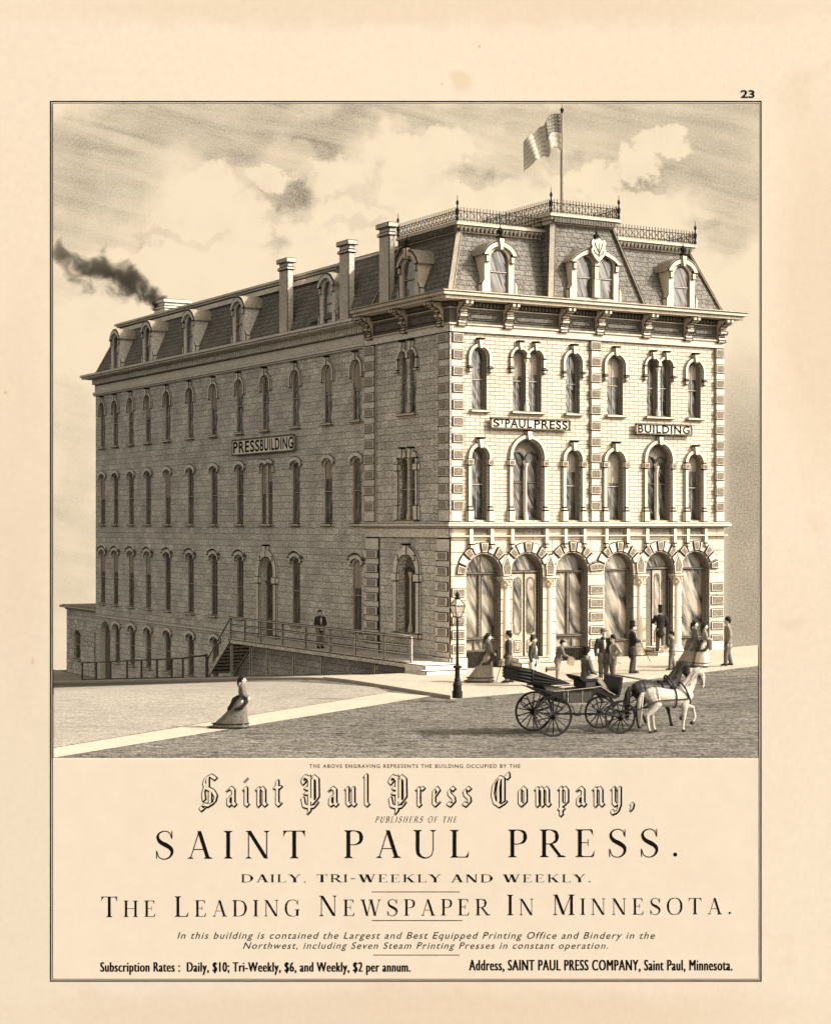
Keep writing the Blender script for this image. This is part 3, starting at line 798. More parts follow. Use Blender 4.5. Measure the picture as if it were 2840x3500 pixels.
for p in ((IN-e, IN-e, cz), (XE-IN+e, IN-e, cz), (IN-e, LB-1.25, cz), (t0, ty, tz), (t1, ty, tz)): finial(p)
# dormers
def dormer(fr, uc_, z0, hw, spring, depth, wing, wpos, fin=True, double=False, flat=False):
    # local frame: u along wall, v up, w outward (front face at wpos)
    F = lambda u, v, w: fr(u, v, w+wpos)
    ow = hw-.26 if not double else hw-.24
    rise = hw*(.62 if not double else .42)
    def head(h, top, n=14):
        R = (h*h+top*top)/(2*top); a0 = math.acos(min(1, h/R))
        if top >= h: R, a0 = h, 0
        return [(uc_+R*math.cos(a0+(math.pi-2*a0)*i/n), spring+top-R+R*math.sin(a0+(math.pi-2*a0)*i/n)) for i in range(n+1)]
    face = [(uc_-hw, z0), (uc_+hw, z0), (uc_+hw, spring)]+head(hw-.001, rise)[0:]+[(uc_-hw, spring)]
    if double: ops = [outline(uc_-ow, uc_-.12, z0+.10, spring+.28), outline(uc_+.12, uc_+ow, z0+.10, spring+.28)]
    else: ops = [outline(uc_-ow, uc_+ow, z0+.10, spring+.22, 'round')]
    body = MB(F)
    body.holed(face, ops, 0, .2)
    n = len(face)
    body.add([(u, v, 0) for u, v in face]+[(u, v, -depth) for u, v in face], [(i, (i+1) % n, n+(i+1) % n, n+i) for i in range(n)])
    # shoulders
    for s in (-1, 1):
        x = uc_+s*hw; body.prism([(x, z0), (x+s*.16, z0), (x+s*.16, z0+.42), (x+s*.05, z0+.62), (x, z0+.7)], -.25, .03)
    d = body.build('dormer', 'wood_trim' if not wing else 'stone_shade', bld, LN)
    hd = MB(F); o = head(hw+.10, rise+.09); i = head(hw-.16, rise-.14)
    hd.prism([(uc_+hw+.10, spring-.06)]+o+[(uc_-hw-.10, spring-.06), (uc_-hw+.16, spring-.06)]+i[::-1]+[(uc_+hw-.16, spring-.06)], 0, .12)
    for s in (-1, 1):
        x = uc_+s*(hw-.11); hd.box(x-.10, x+.10, spring-.34, spring-.06, 0, .09)
    if not wing: keystone(hd, uc_, spring+rise-.28, spring+rise+.22, .16, .30, .2)
    hd.build('dormer_head', 'wood_trim' if not wing else 'stone_shade', d, LN)
    rfm = MB(F); o2 = head(hw+.14, rise+.16)
    m = len(o2)
    rfm.add([(u, v, .10) for u, v in o2]+[(u, v, -depth) for u, v in o2]+[(u*1.0, v-.06, .10) for u, v in o2]+[(u, v-.06, -depth) for u, v in o2],
            [(k, k+1, m+k+1, m+k) for k in range(m-1)]+[(2*m+k, 2*m+k+1, 3*m+k+1, 3*m+k) for k in range(m-1)]+[(k, k+1, 2*m+k+1, 2*m+k) for k in range(m-1)]+[(0, m, 3*m, 2*m), (m-1, 2*m-1, 4*m-1, 3*m-1)])
    rfm.build('dormer_roof', 'tin_roof', d, .010)
    for op in ops:
        us_ = [q[0] for q in op]; vs_ = [q[1] for q in op]
        F2 = F
        s_ = sash_window(F2, min(us_), max(us_), min(vs_), max(vs_), 'round', .14, .48, False, 'glass', None, 0, .05)
        s_.name = 'dormer_window'
        s_.parent = d
        for c_ in s_.children: c_.parent = d; c_.name = 'dormer_pane'
    if fin:
        x, y, z = F(uc_, spring+rise+.28, .06)
        f = MB(); k = .42 if not double else .6
        f.lathe([(.10, 0), (.12, .1*k), (.04, .18*k), (.13, .42*k), (.14, .58*k), (.05, .72*k), (.06, .8*k), (.02, .9*k), (.012, 1.15*k)], (x, y, z), 8); f.build('dormer_finial', 'iron', d)
    if double:
        g = MB(F)
        sh = [(-.34, 1.0), (-.42, .78), (-.36, .6), (-.44, .42), (-.24, .1), (0, -.12), (.24, .1), (.44, .42), (.36, .6), (.42, .78), (.34, 1.0), (.18, .95), (0, 1.06), (-.18, .95)]
        g.prism([(uc_+x*.95, spring+rise-.42+y*.9) for x, y in sh], .12, .24)
        g.build('dormer_crest', 'stone', d, LN)
        g = MB(F)
        for s in (-1, 1):
            for (x0, y0, x1, y1) in ((.0, .15, .0, .7), (.03, .3, s*.14, .55), (s*.14, .55, s*.2, .72), (.03, .2, s*.2, .3), (s*.2, .3, s*.24, .42)):
                g.bar((uc_+x0, spring+rise-.42+y0, .246), (uc_+x1, spring+rise-.42+y1, .246), .03, .012)
        g.build('crest_carving', 'ink', d)
        c = MB(F); c.box(uc_-.13, uc_+.13, z0+.1, spring+.02, .0, .10); c.box(uc_-.17, uc_+.17, z0+.1, z0+.9, 0, .13); c.box(uc_-.16, uc_+.16, spring-.16, spring+.04, 0, .14)
        c.build('dormer_post', 'wood_trim', d, LN)
    return d
dormer(FRONT, 2.24, 15.0, .70, 16.62, 1.6, False, .08)
dormer(FRONT, 6.62, 15.0, 1.16, 16.56, 1.7, False, .52, double=True)
dormer(FRONT, 11.45, 15.0, .70, 16.62, 1.6, False, .08)
dormer(SIDE, 3.15, 15.0, .76, 16.46, 1.6, False, .08, fin=True)
for y in (36.95, 32.05, 26.2, 20.0, 10.55): dormer(WING, y, 14.66, .72, 16.46, 1.5, True, .05, fin=False)
# chimneys
def chimney(x0, x1, y0, y1, z0, z1):
    c = MB(); c.box(x0, x1, y0, y1, z0, z1-.55); c.box(x0-.07, x1+.07, y0-.07, y1+.07, z1-.55, z1-.40); c.box(x0, x1, y0, y1, z1-.40, z1-.22); c.box(x0-.11, x1+.11, y0-.11, y1+.11, z1-.22, z1)
    return c.build('chimney', 'chimney_brick', bld, LN)
for yc in (15.05, 9.0, 5.45):
    ztop = 18.25 if yc > 6 else 18.5
    chimney(.02 if yc > 7 else .05, .34, yc-.44, yc+.44, 14.7, ztop)
chimney(3.0, 4.6, 37.0, 38.6, 17.5, 19.0)
# ================================================================ ground, pavements, street
def ground_mat(name, c1, c2, grain, streak, gscale=14.0, patch=.18):
    m, nt, b = nodes_of(name); q = NB(nt); v = q.obj()
    sp = q.n('ShaderNodeVectorRotate'); sp.rotation_type = 'Z_AXIS'; q.link(v, sp.inputs['Vector']); sp.inputs['Angle'].default_value = YAW
    vv = sp.outputs[0]
    st = q.noise(q.mapped(vv, (.5, 2.2, 1)), 1.6, 5.0, .65)            # cart-worn streaks along the street
    g = q.rng(q.noise(v, gscale, 2.0, .75), .34, .66, 1-grain, 1+grain*.5)
    s2 = q.rng(q.noise(q.mapped(vv, (1.1, 4.2, 1)), 2.2, 3.0, .7), .52, .62, 1.0, 1-streak)
    pt = q.rng(q.noise(v, .16, 3.0), .3, .7, 1-patch, 1+patch)
    rut = q.rng(q.noise(q.mapped(vv, (.06, 1.5, 1)), 1.0, 3.0, .6), .56, .66, 1.0, 1-streak*.35)
    col = q.mix(q.rng(st, .35, .65, 0, 1), c1, c2)
    f = q.gray(q.math('MULTIPLY', q.math('MULTIPLY', q.math('MULTIPLY', g, rut), s2), pt))
    q.link(q.mix(1.0, col, f, 'MULTIPLY'), b.inputs['Base Color']); b.inputs['Roughness'].default_value = .95; b.inputs['Specular IOR Level'].default_value = .1
    q.bump(b, q.math('ADD', q.noise(v, 9, 4.0, .7), q.math('MULTIPLY', st, 1.5)), .6, .06)
    MATS[name] = m
ground_mat('dirt', (.145, .13, .107), (.30, .267, .221), .85, .88)
ground_mat('dirt_pale', (.34, .30, .243), (.43, .38, .31), .38, .25, patch=.1)
ground_mat('pavement', (.48, .413, .32), (.53, .456, .353), .2, .12, patch=.06)
ground_mat('flags', (.50, .43, .333), (.53, .456, .353), .12, .10, patch=.05)
XL, XR_ = 180.0, 2593.0
tl, tr_ = (XL-PCX)/FPX, (XR_-PCX)/FPX
D0 = 44.4
def inside(p):                                        # keep every surface on the block the scene stands on
    ex, ey = p[0]-CX, p[1]-CY; d = ex*FX+ey*FY; r = ex*RX+ey*RY
    r = max((tl+.0004)*d, min((tr_-.0004)*d, r))
    far = 112.0 if r < 0 else 112.0+(79.0-112.0)*min(1, r/(tr_*79.0))
    if d > far: r *= far/d; d = far
    return rd(r, d)
def gsheet(name, matn, fn, nu, nv, dz, label=None, kerb=0.0):
    vs = []; fs = []
    for j in range(nv+1):
        for i in range(nu+1):
            p = inside(fn(i/nu, j/nv)); vs.append((p[0], p[1], hgt(p[0], p[1])+dz))
    for j in range(nv):
        for i in range(nu): a = j*(nu+1)+i; fs.append((a, a+1, a+nu+2, a+nu+1))
    mats = [matn]; k = len(vs); idx = [0]*len(fs)
    if kerb:
        ring = [i for i in range(nu+1)]+[(nu+1)*(j+1)-1 for j in range(1, nv+1)]+[nv*(nu+1)+i for i in range(nu-1, -1, -1)]+[j*(nu+1) for j in range(nv-1, 0, -1)]
        low = []
        for r in ring: low.append(len(vs)); vs.append((vs[r][0], vs[r][1], vs[r][2]-kerb))
        n = len(ring)
        for i in range(n): fs.append((ring[i], ring[(i+1) % n], low[(i+1) % n], low[i])); idx.append(1)
        mats.append('kerb')
    me = bpy.data.meshes.new(name); me.from_pydata(vs, [], fs); me.polygons.foreach_set('material_index', idx); me.update()
    for m_ in mats: me.materials.append(MATS[m_])
    o = bpy.data.objects.new(name, me); COL.objects.link(o); o['kind'] = 'structure'
    return o
mat('kerb', (.36, .315, .25), grain=.2)
def stem_fn(u, v):                                   # the block of street the scene stands on: its flanks open out away from the front edge
    d = D0*(112/D0)**v
    d = min(d, 1e9); return rd((tl+(tr_-tl)*u)*d, d)
def street_fn(u, v):
    dl, dr = 112.0, 79.0
    far = dl+(dr-dl)*max(0, (u-.5))/.5 if u > .5 else dl
    d = D0+(far-D0)*v**1.4
    return rd((tl+(tr_-tl)*u)*d, d)
gsheet('street', 'dirt', street_fn, 60, 90, 0)
skirt = MB()
N = 60
top = [street_fn(i/N, 0) for i in range(N+1)]+[street_fn(1, j/90) for j in range(1, 91)]+[street_fn(i/N, 1) for i in range(N-1, -1, -1)]+[street_fn(0, j/90) for j in range(89, 0, -1)]
m = len(top)
skirt.add([(p.x, p.y, hgt(p.x, p.y)-.002) for p in top]+[(p.x, p.y, -4.9) for p in top], [(i, (i+1) % m, m+(i+1) % m, m+i) for i in range(m)])
setp(skirt.build('ground', 'dirt', None), kind='structure')
def quad_fn(p00, p10, p01, p11):
    def f(u, v):
        a = Vector(p00).lerp(Vector(p10), u); b = Vector(p01).lerp(Vector(p11), u); return a.lerp(b, v)
    return f
def gpt(x, y): p, d = on_ground(x, y); return (p.x, p.y)
# flagstone crossing towards the corner, and the paler side street beyond it
cA, cB, cC, cD = gpt(184, 2559), gpt(1330, 2368), gpt(1475, 2381), gpt(380, 2593)
gsheet('crossing', 'flags', quad_fn(cA, cB, gpt(184, 2592), cC), 30, 6, .012)
gsheet('side_street', 'dirt_pale', quad_fn(gpt(184, 2556), gpt(1328, 2367), gpt(184, 2349), (-5.5, -4.0)), 40, 24, .006)
# pavement: front strip, corner, and the strip that follows the wing downhill
gsheet('pavement', 'pavement', quad_fn((-5.45, -9.0), (22.0, -4.3), (-5.45, .3), (22.0, .3)), 60, 12, .12, kerb=.12)
gsheet('side_pavement', 'pavement', quad_fn((-5.45, .3), (-3.2, .3), (-5.45, 47), (-3.2, 47)), 6, 60, .09, kerb=.09)
gsheet('yard', 'dirt_pale', quad_fn((-3.2, .3), (.2, .3), (-3.2, 60), (.2, 60)), 6, 60, .05)
# ================================================================ annex, walkway, fence, lamp, signs
an = empty('brick_annex', (2, 43.5, -3.3), 0, 'low flat roofed brick annex beyond the far end of the long wing', 'building')
AX = lambda u, v, w: (.45-w, u, v)
a_ = MB(AX); hl = [outline(44.05, 45.15, -1.72, .0+.02, 'seg'), outline(40.75, 41.75, -2.9, -.55, 'seg')]
hl[0] = outline(44.15, 45.35, -2.35, -.62, 'seg')
a_.holed([(40.42, -4.2), (46.7, -4.2), (46.7, .72), (40.42, .72)], hl, 0, .3)
a_.add([(46.7, -4.2, 0), (46.7, .72, 0), (46.7, .72, -6), (46.7, -4.2, -6)], [(0, 1, 2, 3)])
a_.build('annex_wall', 'grey_rubble', an)
a_ = MB(AX); a_.box(40.42, 47.1, .72, .86, -6.2, .35); a_.box(40.42, 46.8, .60, .72, -.1, .08); a_.build('annex_roof', 'wood_trim', an, LN)
a_ = MB(AX); a_.box(40.42, 47.0, .865, .90, -6.0, .2); a_.build('roofing_felt', 'slate', an)
for h_ in hl:
    us_ = [q[0] for q in h_]; vs_ = [q[1] for q in h_]
    s_ = sash_window(AX, min(us_), max(us_), min(vs_), max(vs_), 'seg', .2, .5, False, 'glass', an)
    sill(AX, min(us_), max(us_), min(vs_), s_)
wk = empty('wooden_walkway', (-.7, 9, .45), 0, 'railed plank walkway with stairs leading to the side door of the wing', 'walkway')
WX0, WX1, WY0, WY1, WZ = -1.45, -.12, .5, 17.75, .46
k_ = MB(); n = 86
for i in range(n):
    y = WY0+(WY1-WY0)*i/n; k_.box(WX0, WX1, y+.006, y+(WY1-WY0)/n-.006, WZ-.05, WZ)
k_.build('deck', 'plank', wk)
for x0, x1 in ((WX0-.04, WX0+.04), (WX1-.1, WX1-.02)): k_ = MB(); k_.box(x0, x1, WY0, WY1, WZ-.27, WZ-.055); k_.build('joist', 'plank', wk, LN)
k_ = MB()
posts = [.55, 2.75, 5.1, 7.4, 9.75, 12.05, 14.35, 16.1, 17.7]
for y in posts: k_ = MB(); k_.box(WX0-.055, WX0+.055, y-.055, y+.055, WZ-.02, WZ+.95); k_.build('rail_post', 'plank', wk, LN)
for z, h_ in ((.93, .10), (.58, .10), (.26, .10)):
    k_ = MB(); k_.box(WX0-.035 if z < .9 else WX0-.09, WX0+.03 if z < .9 else WX0+.09, WY0-.0, WY1+.05, WZ+z, WZ+z+h_); k_.build('rail', 'plank', wk, LN)
for y in [3.4, 5.6, 8.2, 10.9, 13.6, 15.4, 17.6]: k_ = MB(); k_.box(WX0-.06, WX0+.06, y-.06, y+.06, hgt(WX0, y)-.1, WZ-.27); k_.build('support_post', 'plank', wk, LN)
k_ = MB(); zb = hgt(WX0, 20.4)+.05
for i in range(9):
    y = WY1+.30*i; z = WZ-.19*(i+1)
    if z > zb: k_ = MB(); k_.box(WX0, WX1, y, y+.31, z-.04, z); k_.box(WX0+.02, WX1, y+.30, y+.315, z-.19, z-.04); k_.build('stair_tread', 'plank', wk, LN*.7)
for x in (WX0-.04, WX1): k_ = MB(); k_.bar((x, WY1, WZ-.1), (x, WY1+2.75, zb-.05), .07, .28); k_.build('stringer', 'plank', wk, LN)
k_ = MB(); k_.bar((WX0, WY1, WZ+.95), (WX0, WY1+2.75, zb+.85), .08, .08); k_.box(WX0-.05, WX0+.05, WY1+2.7, WY1+2.8, zb-.2, zb+.9); k_.build('stair_rail', 'plank', wk, LN)
k_ = MB(); k_.box(-1.75, -.15, -1.0, .55, -.1, .44); k_.box(-2.05, -.15, -1.6, -1.0, -.1, .28); k_.build('walkway_step', 'stone_shade', wk, LN)
fe = empty('post_fence', (-3.1, 27, -2.2), 0, 'low dark single rail fence along the sunken yard below the wing', 'fence')
fl_ = MB(); ys = [33.8, 31.6, 29.4, 27.0, 25.0, 22.9, 21.0, 19.6]
for y in ys: fp_ = MB(); fp_.box(-3.14, -3.06, y-.04, y+.04, hgt(-3.1, y)-.1, hgt(-3.1, y)+1.02); fp_.build('fence_post', 'fence_wood', fe)
for a, b in zip(ys, ys[1:]):
    fl_.bar((-3.1, a, hgt(-3.1, a)+1.04), (-3.1, b, hgt(-3.1, b)+1.04), .10, .07); fl_.bar((-3.1, a, hgt(-3.1, a)+.13), (-3.1, b, hgt(-3.1, b)+.13), .05, .06)
a = ys[-1]; fl_.bar((-3.1, a, hgt(-3.1, a)+1.04), (-1.6, a+.6, hgt(-3.1, a)+1.1), .10, .07)
fl_.build('fence_rail', 'fence_wood', fe)
fp_ = MB(); fp_.box(-1.66, -1.56, a+.55, a+.65, hgt(-1.6, a+.6)-.1, hgt(-3.1, a)+1.14); fp_.build('fence_post', 'fence_wood', fe)
# gas lamp on the corner
lp, _ = on_ground(1563, 2386, .14)
LPH = 3.38
lm = empty('street_lamp', lp, 0, 'dark cast iron gas lamp on the pavement corner before the building', 'street lamp')
c = MB()
c.lathe([(.17, 0), (.17, .22), (.14, .24), (.14, .40), (.16, .42), (.095, .56), (.105, .60), (.08, .66), (.082, .95), (.095, .98), (.055, 1.06), (.048, 1.3), (.034, 2.46), (.055, 2.48), (.055, 2.52), (.03, 2.54), (.028, 2.7)], (0, 0, 0), 14)
c.lathe([(.12, .98), (.15, 1.0), (.15, 1.04), (.12, 1.06)], (0, 0, 0), 8)
c.bar((-.22, 0, 2.42), (.22, 0, 2.42), .035)
c.build('lamp_post', 'iron', lm, 0, local=True)
c = MB()
hb, ht, zb_, zt_ = .09, .19, 2.66, 3.03
for sx, sy in ((1, 1), (1, -1), (-1, 1), (-1, -1)): c.bar((sx*hb, sy*hb, zb_), (sx*ht, sy*ht, zt_), .022)
for z, h_ in ((zb_, hb), (zt_, ht)):
    for s in (-1, 1): c.bar((-h_, s*h_, z), (h_, s*h_, z), .026); c.bar((s*h_, -h_, z), (s*h_, h_, z), .026)
for sx, sy in ((1, 1), (1, -1), (-1, 1), (-1, -1)): c.bar((sx*ht, sy*ht, zt_), (sx*.06, sy*.06, zt_+.22), .022)
c.lathe([(.09, 3.24), (.10, 3.27), (.05, 3.30), (.07, 3.36), (.09, 3.38), (.01, 3.50)], (0, 0, 0), 8)
c.box(-.11, .11, -.11, .11, zb_-.02, zb_)
c.build('lantern_frame', 'iron', lm, 0, local=True)
def lamp_glass():
    m, nt, b = nodes_of('lamp_glass'); b.inputs['Base Color'].default_value = (.62, .53, .41, 1); b.inputs['Roughness'].default_value = .08; b.inputs['Alpha'].default_value = .55; MATS['lamp_glass'] = m
lamp_glass()
c = MB()
for (x0, y0, x1, y1) in ((1, -1, 1, 1), (1, 1, -1, 1), (-1, 1, -1, -1), (-1, -1, 1, -1)):
    h1, h2 = hb-.004, ht-.004
    c.add([(x0*h1, y0*h1, zb_), (x1*h1, y1*h1, zb_), (x1*h2, y1*h2, zt_), (x0*h2, y0*h2, zt_), (x1*.055, y1*.055, zt_+.22), (x0*.055, y0*.055, zt_+.22)], [(0, 1, 2, 3), (3, 2, 4, 5)])
c.build('lantern_pane', 'lamp_glass', lm, 0, local=True)
c = MB(); c.lathe([(.03, 2.68), (.03, 2.78), (.05, 2.80), (.02, 2.84)], (0, 0, 0), 8); c.build('gas_burner', 'iron', lm, 0, local=True)
# lettering with the built-in font
def text_polys(s, bold=0.0, space=1.0, shear=0.0):
    cu = bpy.data.curves.new('t', 'FONT'); cu.body = s; cu.offset = bold; cu.space_character = space; cu.shear = shear; cu.resolution_u = 4
    o = bpy.data.objects.new('t', cu); COL.objects.link(o)
    dg = bpy.context.evaluated_depsgraph_get(); dg.update()
    me = bpy.data.meshes.new_from_object(o.evaluated_get(dg))
    vs = [(v.co.x, v.co.y) for v in me.vertices]; fs = [tuple(p.vertices) for p in me.polygons]
    bpy.data.objects.remove(o); bpy.data.curves.remove(cu); bpy.data.meshes.remove(me)
    return vs, fs
def fit(vs, x0, x1, y0, y1):
    a0, a1 = min(v[0] for v in vs), max(v[0] for v in vs); b0, b1 = min(v[1] for v in vs), max(v[1] for v in vs)
    return [(x0+(x-a0)/(a1-a0)*(x1-x0), y0+(y-b0)/(b1-b0)*(y1-y0)) for x, y in vs]
def sign(fr, u0, u1, v0, v1, words, label, flip=False):
    o = empty('sign_board', fr((u0+u1)/2, v0, .12), 0, label, 'sign board', 'lettered boards fixed to the building')
    b = MB(fr); b.box(u0, u1, v0, v1, .10, .17); b.build('board', 'sign_pale' if not flip else 'sign_bright', o, LN)
    b = MB(fr); e = .07
    for q in ((u0, u1, v0, v0+e), (u0, u1, v1-e, v1), (u0, u0+e, v0+e, v1-e), (u1-e, u1, v0+e, v1-e)): b.box(q[0], q[1], q[2], q[3], .17, .20)
    b.build('board_frame', 'stone', o, LN)
    pad = .15
    for (dx, dy, w, m, bo, nm) in ((0, 0, .178, 'ink', .02, 'lettering'),):
        t = MB(fr)
        for (txt, a, b_, c_, d_) in words:
            vs, fs = text_polys(txt, bo, 1.12)
            ww_ = (u1-u0-2*pad)
            x0, x1 = u0+pad+a*ww_, u0+pad+b_*ww_; y0, y1 = v0+c_*(v1-v0), v0+d_*(v1-v0)
            g = .02 if bo > 0 else -.0
            q = fit(vs, x0-g, x1+g, y0-g, y1+g)
            if flip: q = [(x0+x1-x, y) for x, y in q]
            t.add([(x+(dx if not flip else -dx), y+dy, w) for x, y in q], fs)
        t.build(nm, m, o, 0, fix=False)
sign(FRONT, 1.75, 5.60, 9.66, 10.13, [('S', 0, .075, .22, .80), ('T', .085, .14, .45, .80), ('PAUL', .16, .51, .2, .82), ('PRESS', .555, 1.0, .2, .82)], 'longer lettered board on the sunlit front, left of the middle quoins')
sign(FRONT, 8.92, 11.92, 9.62, 10.10, [('BUILDING', 0.0, 1.0, .2, .82)], 'shorter lettered board on the sunlit front, right of the middle quoins')
sign(WING, 13.62, 20.5, 9.22, 10.02, [('PRESS', .55, 1.0, .18, .84), ('BUILDING', 0, .53, .18, .84)], 'lettered board on the shaded wing above the walkway door', flip=True)
# flagpole and flag
pz = 18.5
fx, fy = 7.7, 3.0
def pole_at(): 
    for i in range(40): pass
px_, _ = on_front(1920.5, 745, 3.0); fx = px_
ztop = on_front(1920.5, 352, 3.0)[1]
po = empty('flagpole', (fx, fy, 18.55), 0, 'tall flagpole with ball finial rising from the pavilion roof', 'flagpole')
c = MB(); c.lathe([(.085, 0), (.075, (ztop-18.55)*.5), (.05, ztop-18.55-.38)], (0, 0, 0), 10); c.build('pole', 'tin_roof', po, .004, local=True)
c = MB(); c.ball((0, 0, ztop-18.55-.28), .085); c.lathe([(.02, ztop-18.55-.2), (.006, ztop-18.55)], (0, 0, 0), 6); c.lathe([(.07, ztop-18.55-.40), (.05, ztop-18.55-.36)], (0, 0, 0), 8); c.build('pole_finial', 'iron', po, 0, local=True)
def flag_surface(s, t):
    # s along the fly (0 at pole), t down the hoist; pixel silhouette unprojected onto the flag's own plane, then folded in depth
    topc = [(1918, 386), (1897, 386), (1880, 392), (1866, 412), (1858, 428), (1842, 434), (1828, 452), (1812, 460), (1797, 472), (1788, 487)]
    botc = [(1917, 514), (1905, 503), (1889, 502), (1881, 520), (1876, 537), (1860, 531), (1843, 543), (1830, 546), (1820, 560), (1790, 585)]
    def cv(c):
        f = s*(len(c)-1); i = min(int(f), len(c)-2); f -= i
        return c[i][0]*(1-f)+c[i+1][0]*f, c[i][1]*(1-f)+c[i+1][1]*f
    a, b = cv(topc), cv(botc)
    x, y = a[0]*(1-t)+b[0]*t, a[1]*(1-t)+b[1]*t
    ph = math.sin(s*13+t*1.2)*.085*min(1, s*3)
    d = 74.6+ph
    return at(x, y, 73.9+ph+.15*s)
NS, NT = 60, 39
vs = [flag_surface(i/NS, j/NT) for j in range(NT+1) for i in range(NS+1)]
fs, mi = [], []
for j in range(NT):
    for i in range(NS):
        a = j*(NS+1)+i; fs.append((a, a+1, a+NS+2, a+NS+1))
        s, t = (i+.5)/NS, (j+.5)/NT
        if s < .40 and t < .54:
            gx, gy = (s/.40*6) % 1, (t/.54*5) % 1
            mi.append(2 if (abs(gx-.5)+abs(gy-.5) < .25) else 0)
        else: mi.append(1 if int(t*13) % 2 == 0 else 2)
me = bpy.data.meshes.new('flag'); me.from_pydata([tuple(v-Vector((fx, fy, 22))) for v in vs], [], fs); me.polygons.foreach_set('material_index', mi); me.polygons.foreach_set('use_smooth', [True]*len(fs))
for k in ('flag_dark', 'flag_mid', 'flag_pale'): me.materials.append(MATS[k])
fo = bpy.data.objects.new('flag', me); COL.objects.link(fo); fo.location = (fx, fy, 22)
sd = fo.modifiers.new('thick', 'SOLIDIFY'); sd.thickness = .012
setp(fo, 'striped flag with stars blowing to the left from the flagpole', 'flag')
# ================================================================ people
CAMR = -YAW                                           # heading of the camera's right in the world
def lathe_hat(kind):
    h = MB()
    if kind == 'top': h.lathe([(.001, -.002), (.088, .0), (.090, .006), (.056, .010), (.054, .06), (.060, .115), (.001, .117)], (0, 0, 0), 14)
    elif kind == 'bowler': h.lathe([(.001, -.002), (.085, .004), (.086, .010), (.060, .008), (.058, .04), (.045, .065), (.02, .074), (.001, .075)], (0, 0, 0), 14)
    elif kind == 'wide': h.lathe([(.001, -.002), (.108, .012), (.108, .018), (.060, .010), (.056, .05), (.050, .062), (.001, .060)], (0, 0, 0), 14)
    elif kind == 'felt': h.lathe([(.001, -.002), (.088, .002), (.088, .008), (.058, .008), (.052, .07), (.042, .075), (.001, .068)], (0, 0, 0), 14)
    elif kind == 'cap':
        h.ball((0, 0, .005), .062, 12, 6, (1, 1, .62)); h.prism([(.03, -.045), (.105, -.02), (.105, .02), (.03, .045)], -.004, .004)
    elif kind == 'bonnet':
        h.lathe([(.001, -.004), (.06, .0), (.062, .008), (.04, .02), (.035, .04), (.001, .045)], (0, 0, 0), 12)
        for i in range(5): h.ball((-.03+.012*i, .02*math.sin(i*2.1), .04), .018, 8, 5)
    return h
